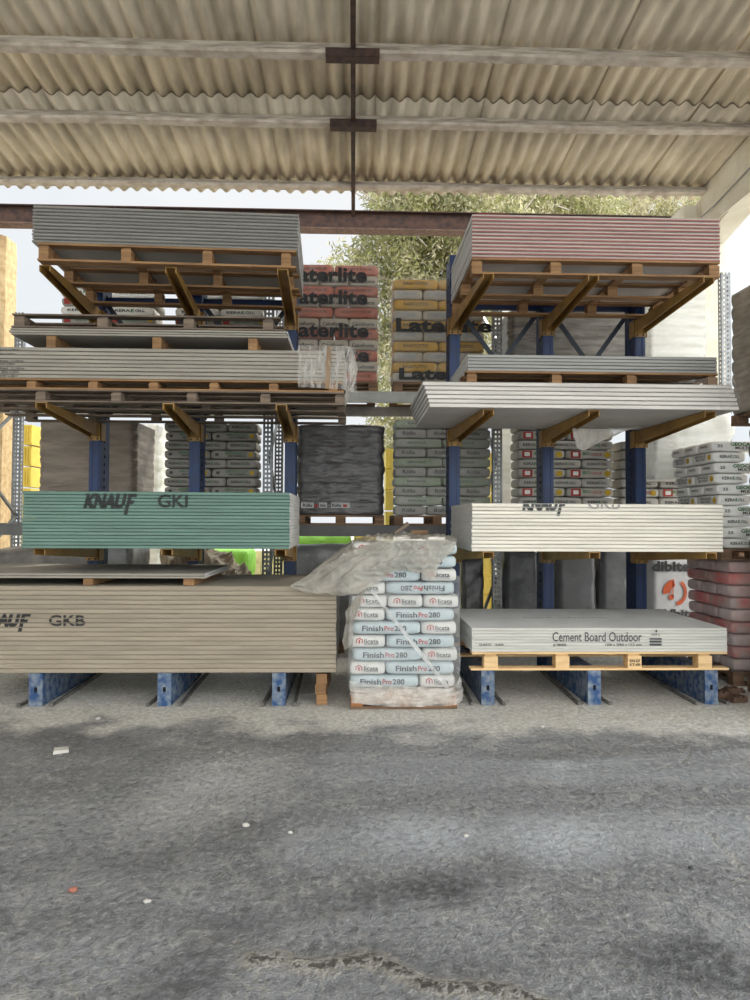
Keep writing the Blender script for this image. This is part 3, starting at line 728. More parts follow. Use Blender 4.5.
# ------------------------------------------------------------------ bags
def bagF(W, D, H, x, z, face='front'):
    hz = H/2; wz = min(1, abs((z-hz)/hz))
    if face == 'front': u = min(1, abs(x)/(W/2)); return -(D/2)*(1-.02*wz**2-.03*wz**8)*(1-.03*u**8)
    u = min(1, abs(x)/(D/2)); return -(W/2)*(1-.02*wz**2-.03*wz**8)*(1-.03*u**8)
def bag_mesh(W, D, H, mats, seed=0, rough=.004, name='bag'):
    """filled sack: pillow with softly rounded ends"""
    nx, ny, nz = 14, 9, 6; idx = {}; vs = []; fs = []
    def g(i, n): t = -1+2*i/n; return math.copysign(abs(t)**.8, t)
    def V(i, j, k):
        if (i, j, k) in idx: return idx[(i, j, k)]
        u, v, w_ = g(i, nx), g(j, ny), g(k, nz)
        T_ = (1-.12*abs(u)**10)*(1-.12*abs(v)**8)
        x = u*W/2*(1-.02*w_**2-.03*w_**8)*(1-.03*abs(v)**8); y = v*D/2*(1-.02*w_**2-.03*w_**8)*(1-.03*abs(u)**8)
        z = H/2+w_*H/2*T_*.965
        q = Vector((x*7+seed*5, y*7, z*9)); r = noise.noise_vector(q)*rough + noise.noise_vector(q*2.6)*rough*.5
        r.z *= (1 if abs(w_) < .99 else .4)
        idx[(i, j, k)] = len(vs); vs.append((x+r.x, y+r.y, z+r.z)); return idx[(i, j, k)]
    def Q(a, b, c, d): fs.append((V(*a), V(*b), V(*c), V(*d)))
    for i in range(nx):
        for j in range(ny): Q((i, j, nz), (i+1, j, nz), (i+1, j+1, nz), (i, j+1, nz)); Q((i, j, 0), (i, j+1, 0), (i+1, j+1, 0), (i+1, j, 0))
        for k in range(nz): Q((i, 0, k), (i+1, 0, k), (i+1, 0, k+1), (i, 0, k+1)); Q((i, ny, k), (i, ny, k+1), (i+1, ny, k+1), (i+1, ny, k))
    for j in range(ny):
        for k in range(nz): Q((0, j, k), (0, j, k+1), (0, j+1, k+1), (0, j+1, k)); Q((nx, j, k), (nx, j+1, k), (nx, j+1, k+1), (nx, j, k+1))
    return MB().add(vs, fs, 0, True).mesh(name, mats)
def decal_mesh(W, D, H, items, off=.0055):
    """items: ((verts2d, faces), material, face) in face coordinates, x from the middle, z up"""
    m = MB(); mats = []
    for it in items:
        (v, f), mt = it[0], it[1]; face = it[2] if len(it) > 2 else 'front'; o2 = off+(it[3] if len(it) > 3 else 0)
        if mt not in mats: mats.append(mt)
        if face == 'front': pts = [(a, bagF(W, D, H, a, b)-o2, b) for a, b in v]
        else: pts = [(bagF(W, D, H, a, b, 'left')-o2, -a, b) for a, b in v]
        m.add(pts, f, mats.index(mt))
    return m.mesh('lettering', mats)
def tx(s, cx, cz, wd, ht, **k): return lay2d(s, cx-wd/2, cz-ht/2, wd, ht, **k)

class Kind:
    def __init__(s, W, D, H, paper, items, col, n=3, rough=.004, seed=0):
        s.W, s.D, s.H, s.col = W, D, H, col
        s.me = [bag_mesh(W, D, H, [paper], seed+k, rough) for k in range(n)]
        s.dm = decal_mesh(W, D, H, items) if items else None; s.i = 0
    def place(s, x, y, z, label, cat='bag', group=None, rz=0, name='bag'):
        o = link(name, s.me[s.i % len(s.me)], None, (x, y, z), rz); s.i += 1
        tag(o, label, cat, group)
        if s.dm: link('printed_lettering', s.dm, o)
        return o
def bag_wall(x0, x1, yf, z0, rows, kinds, stack, group, seed=1, jit=.006, lean=0, noun='bag', skip=()):
    """rows from the bottom: index into kinds; each row filled from left to right"""
    rr = random.Random(seed); n = len(rows); z = z0; W = x1-x0
    for r, ki in enumerate(rows):
        kd = kinds[ki]; cnt = max(1, round(W/(kd.W+.004))); st = W/cnt; i = n-1-r
        for c in range(cnt):
            if (r, c) in skip: continue
            pos = {1: ['full-width'], 2: ['left', 'right'], 3: ['left', 'middle', 'right'], 4: ['leftmost', 'second-left', 'second-right', 'rightmost']}[cnt][c]
            lab = f'{kd.col} {noun}, {pos}, {ORD[i] + " row of" if i == 0 else ORD[i] + " row from top of"} {stack}'
            kd.place(x0+st*(c+.5)+rr.uniform(-jit, jit)+lean*z, yf+kd.D/2+rr.uniform(-jit, jit), z, lab, 'bag', group, rr.uniform(-.012, .012))
        z += kd.H
    return z

KERA = lambda w_, face='front', h=.036: [(tx('KERA', -w_*.115, .052, w_*.22, h*.8, bold=.02), INK, face), (tx('K', w_*.03, .053, w_*.055, h, bold=.03), GREENINK, face), (tx('OLL', w_*.135, .052, w_*.14, h*.8, bold=.02), INK, face)]
D_ = .40
# --- finish bags in front
H = .1035
xL, xR = bx(351, 620, 5.42), bx(457, 620, 5.42); SW = xR-xL
HOUSE = lambda cx, cz, r: [(ring2d(cx, cz, r, r*.74, 4, -PI/6, PI*7/6), REDINK), (rect2d(cx-r*.18, cz-r*.5, r*.36, r*.9, 1, 1), REDINK)]
def LIC(wb): return HOUSE(-wb*.24, .054, .030) + [(tx('licata', wb*.10, .056, wb*.40, .036, bold=.012), SOFTINK), (rect2d(-wb*.10, .030, wb*.4, .003, 3, 1), SOFTINK)]
def FIN(wb, flip=False):
    a, b, c = (.30, -.11), (.165, .125), (.17, .30)
    it = [(tx('Finish', -wb*.20, .054, wb*.30, .044, bold=.02, flip=flip), SOFTINK), (tx('Pro', wb*.035, .054, wb*.13, .040, bold=.015, flip=flip), REDINK), (tx('280', wb*.20, .054, wb*.17, .042, bold=.02, flip=flip), SOFTINK)]
    if flip: it = [((([(-p[0], p[1]) for p in v[0]]), v[1]), m_) for v, m_ in [((tx('Finish', -wb*.20, .054, wb*.30, .044, bold=.02)), SOFTINK), ((tx('Pro', wb*.035, .054, wb*.13, .040)), REDINK), ((tx('280', wb*.20, .054, wb*.17, .042, bold=.02)), SOFTINK)]]; it = [(([(p[0], .108-p[1]) for p in v[0]], v[1]), m_) for v, m_ in it]
    return it
wL = SW*.335; wF = SW*.655
K_L = Kind(wL, .6, H, ICEPAPER, LIC(wL), 'milky', seed=1); K_L.W0 = wL
K_F = Kind(wF, .6, H, BLUEPAPER, FIN(wF), 'pale-blue', seed=4)
K_FU = Kind(wF, .6, H, BLUEPAPER, FIN(wF, True), 'pale-blue upside-down', n=1, seed=7)
rows = ['FL', 'LF', 'FL', 'LF', 'FL', 'LF', 'LLL', 'LU', 'FL', 'LF', 'LF']   # bottom -> top
z = .150; rr = random.Random(3)
for r, row in enumerate(rows):
    i = len(rows)-1-r; x = xL + rr.uniform(-.012, .012); cnt = len(row)
    for c, ch in enumerate(row):
        kd = {'L': K_L, 'F': K_F, 'U': K_FU}[ch]; wd = kd.W
        pos = (['left', 'right'] if cnt == 2 else ['left', 'middle', 'right'])[c]
        kd.place(x+wd/2, 5.42+.3+rr.uniform(-.008, .008), z, f'{kd.col} bag, {pos}, {ORD[i]} row of' .replace('top row of', 'top row of')+' the half-draped front pile' if i == 0 else f'{kd.col} bag, {pos}, {ORD[i]} row from top of the half-draped front pile', 'bag', 'bags in the half-draped front pile', rr.uniform(-.01, .01))
        x += wd+.003
    z += H
FINTOP = z
# tray / pallet wrapped in paper under it
root = empty('wrapped_pallet', ((xL+xR)/2, 5.40, 0), 'low pallet wrapped in crumpled pinkish paper under the draped bag pile', 'pallet')
m = MB(); w2 = SW/2+.01
for yy in (0, .26, .52): m.box(-w2+.01, w2-.01, yy, yy+.09, .001, .02)
m.build('bottom_board', BROWNWOOD, root)
for cx in (-w2+.06, 0, w2-.06):
    for yy in (0, .26, .52): MB().box(cx-.045, cx+.045, yy, yy+.09, .02, .11).build('block', mat('orange_brown_wood', (.42, .18, .07), .8, var=.2), root)
MB().box(-w2, w2, 0, .61, .11, .128).build('deck_board', BROWNWOOD, root)
kp = bag_mesh(SW+.0, .60, .125, [mat('pinkish_paper', (.60, .46, .38), .6, var=.2, scale=4, col2=(.47, .40, .35), bump=.8, bscale=10)], 3, .010)
o = link('paper_cover', kp, root, (0, .30, .022))
o.scale = (1.0, 1.03, 1.0)

# --- red pallet (upper level, behind)
YB = 7.62
zz2 = 2.985; h2 = .1192
x0, x1 = X(287, YB), X(377.5, YB)
K_RED = Kind((x1-x0)/2-.006, D_, h2, REDPAPER, [(tx('COLLANTE FLEX 85', .0, .066, .34, .028, bold=.01), INK)], 'red', seed=11)
K_ROM = Kind((x1-x0)/3-.005, D_, h2, CREAMPAPER, [(tx('CalceRomix', .0, .048, .25, .042, bold=.02), INK)], 'cream', seed=15)
zt_red = bag_wall(x0, x1, YB, zz2, [1, 0, 1, 0, 1, 0, 1, 0, 1, 0, 1, 0][1:]+[], [K_RED, K_ROM], 'the red bag pallet', 'bags on the red bag pallet', seed=2)
def film_sheet(x0, x1, y, z0, z1, name, label, matl, marks, d=.45, side=.012, bulge=.0, layers=0):
    """thin wrap round the front and flanks of a load with lettering printed on it"""
    m = MB(); nz = 40; nx = 30; pts = []
    def ring(k):
        z = z0+(z1-z0)*k/nz; o = []
        path = [(x0, y+d)] + [(x0, y+d*(1-i/6)) for i in range(1, 6)] + [(x0+(x1-x0)*i/nx, y) for i in range(nx+1)] + [(x1, y+d*i/6) for i in range(1, 7)]
        for (a, b) in path:
            q = noise.noise_vector(Vector((a*5, b*5, z*6)))*.008
            o.append((a+q.x, b+q.y*.6, z))
        return o
    for k in range(nz+1): pts += ring(k)
    n = len(pts)//(nz+1)
    fs = [(k*n+i, k*n+i+1, (k+1)*n+i+1, (k+1)*n+i) for k in range(nz) for i in range(n-1)]
    o = tag(m.add(pts, fs, 0, True).build(name, matl), label, 'plastic film')
    if marks:
        for (v, f), mt in marks:
            mm = MB(); mm.add([(a, y-.011, b) for a, b in v], f)
            link('printed_lettering', mm.mesh('lettering', [mt]), o)
    return o
ybig = YB-.028
def LT(px0, px1, py0, py1, clip=None):
    v = T('Laterlite', px0, px1, py0, py1, y=ybig, bold=.03)
    if clip: v = clip2d(v[0], v[1], clip[0], clip[1])
    return v
film_sheet(x0-.02, x1+.02, ybig, zz2, zt_red+.005, 'stretch_film', 'clear printed film round the red bag pallet', FILM,
           [(LT(288, 367, 268, 281.5), INK), (LT(288, 367.5, 290.5, 304), INK), (LT(288, 368.5, 323.5, 337), INK), (LT(288, 369, 348, 361), INK)])
# --- yellow pallet
x0, x1 = X(391.5, YB), X(484, YB); h3 = .1162
K_YEL = Kind((x1-x0)/2-.006, D_, h3, YELPAPER, [(tx('RASATUTTO', .0, .06, .27, .036, bold=.015), INK)], 'yellow', seed=21)
K_CRM = Kind((x1-x0)/3-.005, D_, h3, CREAMPAPER, [(rect2d(-.12, .03, .22, .055), GREYPAPER), (tx('RASA', .02, .058, .12, .02), PALEINK, 'front', .001)], 'cream', seed=25)
zt_y = bag_wall(x0, x1, YB, zz2, [1, 0]*5, [K_YEL, K_CRM], 'the yellow bag pallet', 'bags on the yellow bag pallet', seed=4)
film_sheet(x0-.02, x1+.02, ybig, zz2, zt_y+.005, 'stretch_film', 'clear printed film round the yellow bag pallet', FILM,
           [(T('Laterlite', 396, 492, 319.5, 332, y=ybig, bold=.04), INK), (T('Laterlite', 399, 494, 369, 379.5, y=ybig, bold=.04), INK)])
# --- upper left pallets behind the highest left stack
hK = .1005
def KERAK(W, H_, pap, seed, col): return Kind(W, D_, H_, pap, KERA(W*1.5, h=.036), col, seed=seed)
for (pa, pb, nm, sd_, ztop) in ((56, 152, 'far-left upper pallet', 31, 11), (172, 262, 'upper pallet behind pine blocks', 36, 10)):
    x0, x1 = X(pa, YB), X(pb, YB)
    KA = Kind((x1-x0)/2-.006, D_, hK, GREYPAPER, [(rect2d(-.22, .02, .07, .065), REDINK), (tx('GEOLITE', .03, .055, .26, .034, bold=.02), GREENINK), (disc2d(.20, .052, .024, .024), YELLOWINK)], 'printed grey', seed=sd_)
    KB = KERAK((x1-x0)/2-.008, hK, WHITEPAPER, sd_+2, 'white')
    bag_wall(x0, x1, YB, zz2, [0, 1]*(ztop//2)+[0]*(ztop % 2), [KA, KB], 'the '+nm, 'bags on the '+nm, seed=sd_, jit=.012)
# --- lower left: geocalce pallet
zz1 = 1.515
x0, x1 = X(163, YB), X(256.5, YB)
def GEO(W, sub, word='GEOCALCE'):
    return [(tx(word+(' F' if 'ANTI' in sub else ''), .03, .067, .24, .028, bold=.025), GREENINK), (tx(sub, .04, .035, .20, .022, bold=.02), INK), (disc2d(W/2-.06, .05, .024, .026), YELLOWINK), (rect2d(-W/2+.055, .035, .035, .03), SOFTINK)]
K_G = Kind((x1-x0)/2-.006, D_, hK, GREYPAPER, GEO(.5, 'ANTISISMICO'), 'grey printed', seed=41)
K_K = KERAK((x1-x0)/3-.006, hK, GREYPAPER, 44, 'plain grey')
bag_wall(x0, x1, YB, zz1, [0, 1]*4+[0, 1, 0][:2]+[], [K_G, K_K], 'the middle left bag pallet', 'bags on the middle left bag pallet', seed=5)
# --- lower: green and grey sacks
x0, x1 = X(394, YB), X(491, YB); hB = .1064
K_S = Kind((x1-x0)/2-.006, D_, hB, SAGEPAPER, [(tx('RENOPLUS', -.02, .055, .2, .022), SOFTINK)], 'green-grey', seed=51)
K_R = Kind((x1-x0)/3-.006, D_, hB, GREYPAPER, [(tx('Röfix', -.02, .055, .15, .042, bold=.02, shear=.15), SOFTINK)], 'grey', seed=55)
zt_b = bag_wall(x0, x1, YB, zz1, [1, 0]*5, [K_S, K_R], 'the green-and-grey bag pallet', 'bags on the green-and-grey pallet', seed=6)
film_sheet(x0-.03, x1+.02, ybig, zz1, zt_b+.01, 'stretch_film', 'clear film round the green-and-grey bag pallet', FILM, [])
# --- lower right: red trimmed bags, two pallets
def BIO(W): return [(rect2d(-W/2+.05, .012, .11, .08), REDINK), (rect2d(-W/2+.075, .03, .06, .045), WHITEPAPER, 'front', .001), (tx('BIO', -.04, .062, .08, .036, bold=.02), GREENINK), (tx('CALCE', .07, .055, .12, .030, bold=.02), REDINK), (disc2d(W/2-.07, .05, .036, .032), YELLOWINK)]
hC = .1054
for (pa, pb, nm, sd_, nr) in ((518, 614, 'red-trimmed pallet', 61, 10), (621, 697, 'rear right pallet', 66, 8)):
    x0, x1 = X(pa, YB), X(pb, YB); W_ = (x1-x0)/2-.006
    SHADEPAPER = mat('shaded_white_paper', (.50, .48, .44), .8, var=.05, bump=.4, bscale=14); KA = Kind(W_, D_, hC, SHADEPAPER, BIO(W_), 'red-trimmed', seed=sd_); KB = KERAK((x1-x0)/(3 if nr == 10 else 2)-.006, hC, SHADEPAPER, sd_+3, 'white')  # white bag paper darkened, the shade on these piles put into its colour
    bag_wall(x0, x1, YB, zz1, ([0, 1]*5)[:nr], [KA, KB], 'the '+nm, 'bags on the '+nm, seed=sd_)
# --- right corner: leaning white pallet over the red and white one
def corner_pile(xc, yf, z0, n, h, lean, A, B, stack, group, zsign=1):
    rr = random.Random(int(z0*10)+3); z = z0
    for r in range(n):
        i = n-1-r; row = (ORD[i] + ' row of' if i == 0 else ORD[i]+' row from top of')
        xo = xc+lean*(z-z0)
        if (n-r) % 2 == 0:      # long sides show on the flank
            for c, nm in enumerate(('front', 'rear')):
                A.place(xo+A.W/2, yf+A.D*(c+.5)+.004*c, z, f'{A.col} bag, {nm}, {row} {stack}', 'bag', group, rr.uniform(-.01, .01))
        else:
            for c, nm in enumerate(('front', 'middle', 'rear')):
                B.place(xo+B.W/2+rr.uniform(-.006, .006), yf+B.D*(c+.5)+.004*c, z, f'{B.col} bag, {nm}, {row} {stack}', 'bag', group, rr.uniform(-.01, .01))
        z += h
    return z
yc = 6.12; hG = .0975
def side(items, s='left'): return [(i[0], i[1], s) for i in items]
A_ = Kind(.30, .40, hG, WHITEPAPER, KERA(.42, h=.034) + side([(tx('GEOCALCE', -.03, .068, .20, .026, bold=.02), SOFTINK), (tx('MULTIUSO', -.02, .038, .17, .022, bold=.02), SOFTINK), (disc2d(.13, .05, .028, .026), YELLOWINK)]), 'white cross-laid', seed=71)
B_ = Kind(.48, .265, hG, WHITEPAPER, [(tx('25', -.17, .05, .05, .026, bold=.02), SOFTINK), (tx('GEOCALCE', .06, .066, .27, .032, bold=.03), GREENINK), (tx('MULTIUSO', .08, .032, .22, .026, bold=.02), SOFTINK)] + side(KERA(.30, h=.026)), 'white front-printed', seed=75)
zG = 1.215
xg = X(724, yc, 548)
lean = -(X(724, yc, 548)-X(711, yc, 440))/.95
corner_pile(xg, yc, zG, 10, hG, lean, A_, B_, 'the leaning right pile', 'bags in the leaning right pile')
def RED_ITEMS(): return [(rect2d(-.13, .02, .26, .06), REDINK), (disc2d(0, .05, .03, .028), WHITEPAPER, 'front', .001)]
PINKP = mat('pinkish_bag', (.55, .11, .10), .4, var=.25, scale=4, col2=(.42, .32, .30), bump=.5, bscale=10)
PALEP = mat('pale_pink_bag', (.60, .50, .48), .45, var=.2, scale=3, col2=(.45, .30, .28), bump=.5, bscale=10)
A2 = Kind(.30, .40, .1093, PINKP, side([(tx('FASSAFILL', 0, .055, .2, .03, bold=.02), PALEINK)]) and [], 'red film-covered', seed=81)
B2 = Kind(.48, .265, .1093, PALEP, [(tx('ADESIVO', .0, .055, .2, .03, bold=.02), SOFTINK)][:0], 'pale pink film-covered', seed=84)
xr2 = X(734, yc, 640)
ztr = corner_pile(xr2, yc, .125, 9, .1093, -.05, A2, B2, 'the lower red-and-white right pile', 'bags in the lower right pile')
def std_pallet(x0, x1, y0, y1, z0, h, wood, label, group=None):
    root = empty('pallet', (x0, y0, z0), label, 'pallet', group); W = x1-x0; D = y1-y0; t = h*.16
    for yy in (0, (D-.1)/2, D-.1):
        MB().box(0, W, yy, yy+.1, 0, t).build('bottom_board', wood, root)
        for xx in (0, W/2-.05, W-.1): MB().box(xx, xx+.1, yy+.001, yy+.099, t, h-2*t).build('block', wood, root)
    for xx in (0, W/2-.05, W-.1): MB().box(xx, xx+.1, 0, D, h-2*t, h-t).build('bearer', wood, root)
    for j in range(6):
        yy = (D-.09)*j/5; MB().box(0, W, yy, yy+.09, h-t, h).build('deck_board', wood, root)
    return root
std_pallet(xg-.04, xg+.60, yc-.02, yc+.82, ztr+.004, zG-ztr-.005, BROWNWOOD, 'brown pallet between the two right corner bag piles')
std_pallet(xr2-.02, xr2+.65, yc-.02, yc+.82, .0, .122, BROWNWOOD, 'dark pallet under the lower red-and-white right pile')
fm = film_sheet(xr2-.075, xr2+.50, yc-.02, .13, ztr, 'stretch_film', 'glossy clear film over the lower red-and-white right pile', FILM, [], d=.84)

# ------------------------------------------------------------------ wrapped loads
def load(x0, x1, y0, y1, z0, z1, layers, m, name, label, cat='wrapped load', amp=.018, seed=1, nbx=2, lean=0, topn=.02, marks=None, dip=0, rough=1):
    """sacks hidden under tight film: layered, lumpy block"""
    W, D, H_ = x1-x0, y1-y0, z1-z0; nx = max(10, int(W/.04)); ny = max(8, int(D/.06)); nz = max(12, layers*6)
    idx = {}; vs = []; fs = []
    def V(i, j, k):
        if (i, j, k) in idx: return idx[(i, j, k)]
        u, v, w_ = i/nx, j/ny, k/nz; x, y, z_ = u*W, v*D, w_*H_
        ph = w_*layers; b = abs(math.sin(PI*ph))**.5; lay = int(min(layers-1, ph)); off = .012*noise.noise((lay*3.3, seed, 0))*(amp/.018)
        out = amp*(b-1)+off
        q = Vector((x*4+seed*7, y*4, z_*7)); nv = noise.noise_vector(q)*.010*rough + noise.noise_vector(q*3)*.005*rough
        cx, cy = (2*u-1), (2*v-1); rnd = .03
        if i in (0, nx): x -= out*cx*-1 if False else -cx*out
        if j in (0, ny): y -= -cy*out
        edge = max(abs(cx)**14, abs(cy)**14)
        if k == nz: z_ += topn*noise.noise((x*2.5, y*2.5, seed)) - .035*edge - dip*u
        if abs(cx) > .99 and abs(cy) > .99: x -= cx*rnd; y -= cy*rnd
        x += lean*z_
        p = (x+nv.x, y+nv.y, max(0, z_+nv.z*(.6 if k else 0)))
        idx[(i, j, k)] = len(vs); vs.append(p); return idx[(i, j, k)]
    def Q(*a): fs.append(tuple(V(*q) for q in a))
    for i in range(nx):
        for j in range(ny): Q((i, j, nz), (i+1, j, nz), (i+1, j+1, nz), (i, j+1, nz)); Q((i, j, 0), (i, j+1, 0), (i+1, j+1, 0), (i+1, j, 0))
        for k in range(nz): Q((i, 0, k), (i+1, 0, k), (i+1, 0, k+1), (i, 0, k+1)); Q((i, ny, k), (i, ny, k+1), (i+1, ny, k+1), (i+1, ny, k))
    for j in range(ny):
        for k in range(nz): Q((0, j, k), (0, j, k+1), (0, j+1, k+1), (0, j+1, k)); Q((nx, j, k), (nx, j+1, k), (nx, j+1, k+1), (nx, j, k+1))
    o = MB().add(vs, fs, 0, True).build(name, m, None, (x0, y0, z0))
    tag(o, label, cat)
    if marks:
        mm = MB(); ml = []
        for (v, f), mt in marks:
            if mt not in ml: ml.append(mt)
            mm.add([(a-x0, -.016, b-z0) for a, b in v], f, ml.index(mt))
        link('printed_lettering', mm.mesh('lettering', ml), o)
    return o
load(X(36, YB), X(134, YB), YB, YB+.8, zz1, Z(419, YB, 60), 10, WRAPTAUPE, 'wrapped_bag_load', 'taupe film-wrapped load beside the left-most blue column', seed=1, amp=.010)
rf = []
for a, b in ((305, 314), (333, 342)): rf.append((T('Röfix', a, b, 503.8, 507.2, y=YB, bold=.02), INK))
rf = [(RC(302, 349, 502.8, 508, y=YB), mat('film_white_band', (.5, .5, .5), .5))]
load(X(296, YB), X(384, YB), YB, YB+.85, zz1, Z(424, YB, 340), 9, WRAPGREY, 'wrapped_bag_load', 'dark grey film-wrapped load right of the left rack', seed=2, amp=.009, rough=1.7)
mm = MB(); ml = [INK, REDINK, mat('film_white_band', (.5, .5, .5), .5)]
yq = YB-.022
for (v, f), k in ((RC(301, 314, 502.5, 508, y=yq), 2), (RC(319, 327, 502.5, 508, y=yq), 2), (RC(331, 350, 502.5, 508, y=yq), 2)): mm.add([(a, yq, b) for a, b in v], f, k)
for (v, f), k in ((T('Röfix', 303, 312.5, 503.5, 507, y=yq-.002, bold=.02), 0), (RC(314.5, 318, 504.5, 507, y=yq-.002), 1), (T('mix', 320, 326, 503.5, 507, y=yq-.002, bold=.02), 0), (T('Röfix', 332, 341.5, 503.5, 507, y=yq-.002, bold=.02), 0), (RC(343, 347, 504.5, 507, y=yq-.002), 1)):
    mm.add([(a, yq-.002, b) for a, b in v], f, k)
tag(mm.build('printed_tape', ml), 'white tape with black and red print along the dark grey load', 'tape')
load(X(509, YB), X(634, YB), YB, YB+.85, zz2, Z(309, YB, 560), 8, mat('pale_grey_film', (.24, .225, .20), .35, var=.2, scale=4, bump=.8, bscale=8, stretch=(1, 1, 4)), 'wrapped_bag_load', 'greyish film-wrapped load high behind the right rack', seed=3)
load(X(648, YB), X(711, YB), YB, YB+.9, zz2, Z(279, YB, 680), 11, WRAPWHITE, 'wrapped_bag_load', 'tall bright white film-wrapped load near the right pillar', seed=4, amp=.022)
load(X(497, 8.9), X(513, 8.9), 8.9, 9.15, .02, Z(300, YB+.9, 500), 8, WRAPWHITE, 'wrapped_bag_load', 'narrow white load glimpsed behind the right cross brace', seed=5)
load(X(119, 10.1), X(160, 10.1), 10.1, 10.8, 0.02, Z(421, 10.1, 140), 12, WRAPWHITE, 'wrapped_bag_load', 'sunlit white crumpled load behind the taupe one', seed=6, amp=.03, dip=.12)
load(X(503, 9.4), X(519, 9.4), 9.4, 10, 0.02, Z(415, 9.2, 510), 14, WRAPWHITE, 'wrapped_bag_load', 'narrow cream load behind the perforated upright right of centre', seed=7)
# ground level behind the racks
load(X(285, YB), X(357, YB), YB+.02, YB+.9, .125, Z(546, YB, 280), 3, WRAPSILVER, 'wrapped_pack', 'silver-grey wrapped pack behind the tan stack, near the centre', seed=8, amp=.02)
load(X(-22, YB), X(96, YB), YB+.02, YB+.9, .125, Z(549, YB, 60), 3, mat('brown_grey_film', (.20, .185, .17), .4, var=.2, bump=.6, bscale=7), 'wrapped_pack', 'brown-grey wrapped pack low behind the left rack', seed=9)
load(X(100, YB), X(128, YB), YB+.1, YB+.9, .125, Z(544, YB, 115), 3, WRAPSILVER, 'wrapped_pack', 'narrow pale wrapped pack beside the lowest left bracket', seed=19)
for (a, b, t_, nm, sd_, mt) in ((463, 484, 556, 'crumpled grey sack bundle behind the first right column', 10, WRAPDARK), (505, 541, 550, 'dark grey film-covered pack left of the middle right column', 11, WRAPDARK),
                               (558, 598, 548, 'smooth grey film-covered pack between the right columns', 12, mat('mid_grey_film', (.25, .255, .26), .4, var=.15, scale=2, bump=.6, bscale=5)), (602, 632, 548, 'creased pale grey pack left of the last right column', 13, WRAPSILVER)):
    load(X(a, YB), X(b, YB), YB+.02, YB+.8, .0, Z(t_, YB, 550), 1, mt, 'wrapped_pack', nm, seed=sd_, amp=.008, rough=2.2)
# white printed sack with the orange round mark
x0, x1 = X(650, YB), X(712, YB)
dz = Z(556, YB, 660)
o = load(x0, x1, YB, YB+.6, 0, dz, 1, mat('white_sack', (.48, .48, .48), .7, var=.06, bump=.3, bscale=6), 'printed_sack', 'upright white sack with orange round mark at right', cat='sack', seed=14, amp=.004, rough=.4)
def q2(a, b): p = at(a, b, YB); return (p.x, p.z)
mm = MB(); ml = [INK, ORANGEINK]
def addp(vf, k, e=0): mm.add([(a-x0, -.014-e, b-0) for a, b in vf[0]], vf[1], k)
addp(T('dibiten', 651.5, 697, 561, 571.5, y=YB, bold=.04), 0); addp(T('White', 655.5, 696, 609, 617.5, y=YB, bold=.04), 0)
c_ = q2(676, 592); r_ = .145
addp(ring2d(c_[0], c_[1], r_, r_*.45, 14, PI*.56, PI*1.05, 1.05), 1)
addp(disc2d(*q2(670.8, 597), .030, .032), 1); addp(poly2d([q2(671.9, 597), q2(673, 597), q2(673, 581), q2(671.9, 581)]), 1)
addp(ring2d(c_[0], c_[1], r_*1.02, r_*.72, 12, -PI*.5, PI*.33, .8), 1)
link('printed_lettering', mm.mesh('lettering', ml), o)
# near right edge: tall film-wrapped load over another
xe = X(728, 5.93, 350)
load(xe, xe+.85, 4.75, 5.93, 2.385, Z(296, 5.93, 728), 9, WRAPSTREAK, 'wrapped_bag_load', 'big streaky film-wrapped load cut by the right photo edge', seed=15, amp=.02)
std_pallet(xe+.02, xe+.87, 4.75, 5.93, 2.292, .09, BROWNWOOD, 'brown pallet under the streaky load at the right edge')
xe2 = X(745.5, 5.93, 500)
load(xe2, xe2+.75, 4.8, 5.93, .12, 2.285, 16, mat('dim_grey_film', (.20, .195, .19), .45, var=.2, scale=4, bump=.7, bscale=8), 'wrapped_bag_load', 'tall grey wrapped load standing at the right photo edge', seed=16, amp=.02)
std_pallet(xe2, xe2+.75, 4.8, 5.93, 0, .118, BROWNWOOD, 'dark floor pallet under the tall right edge load')
# bright crumpled film over the right corner piles
load(X(650, 7.0), X(738, 7.0), 6.98, 7.55, 1.9, Z(404, 7.0, 700), 2, WRAPWHITE, 'crumpled_film', 'bright crumpled white film heaped above the leaning right pile', cat='plastic film', seed=17, amp=.05, topn=.12, rough=5)
# ------------------------------------------------------------------ pallet racking behind
ux = [X(15, YB+1.02), X(268, YB), X(496, YB), X(728, YB-.08)]
root = empty('pallet_racking', (0, YB, 0), 'galvanised pallet racking with grey beams behind the cantilever racks', 'rack')
for x in ux:
    top = {ux[0]: Z(285, YB, 15), ux[3]: Z(275, YB, 728)}.get(x, 4.1)
    for yy in (-.08, 1.02):
        m = MB(); s_ = 1 if x < 0 else -1
        # two perforated faces: flanges with ladders of narrow bars between them
        for (a, b) in ((-.050, -.028), (-.010, .010), (.028, .050)): m.box(x+a, x+b, yy, yy+.004, 0, top)
        z = .02
        while z < top-.05:
            for (a, b) in ((-.028, -.010), (.010, .028)): m.box(x+a, x+b, yy, yy+.004, z+.024, z+.05)
            z += .05
        for sx in (-1, 1):
            for (a, b) in ((.0, .025), (.05, .075)): m.box(x+sx*.05-.002, x+sx*.05+.002, yy+a, yy+b, 0, top)
            z = .02
            while z < top-.05: m.box(x+sx*.05-.002, x+sx*.05+.002, yy+.025, yy+.05, z+.024, z+.05); z += .05
        m.build('upright', GALV, root)
    z = .2; k = 0
    while z < top-.6 and x != ux[3]:
        m = MB().bar((x+.01, -.0 if k % 2 else 1.02, z), (x+.01, 1.02 if k % 2 else -.0, z+.65), .03, .03, up=Vector((1, 0, 0))); m.build('diagonal_brace', GALV, root); z += .65; k += 1
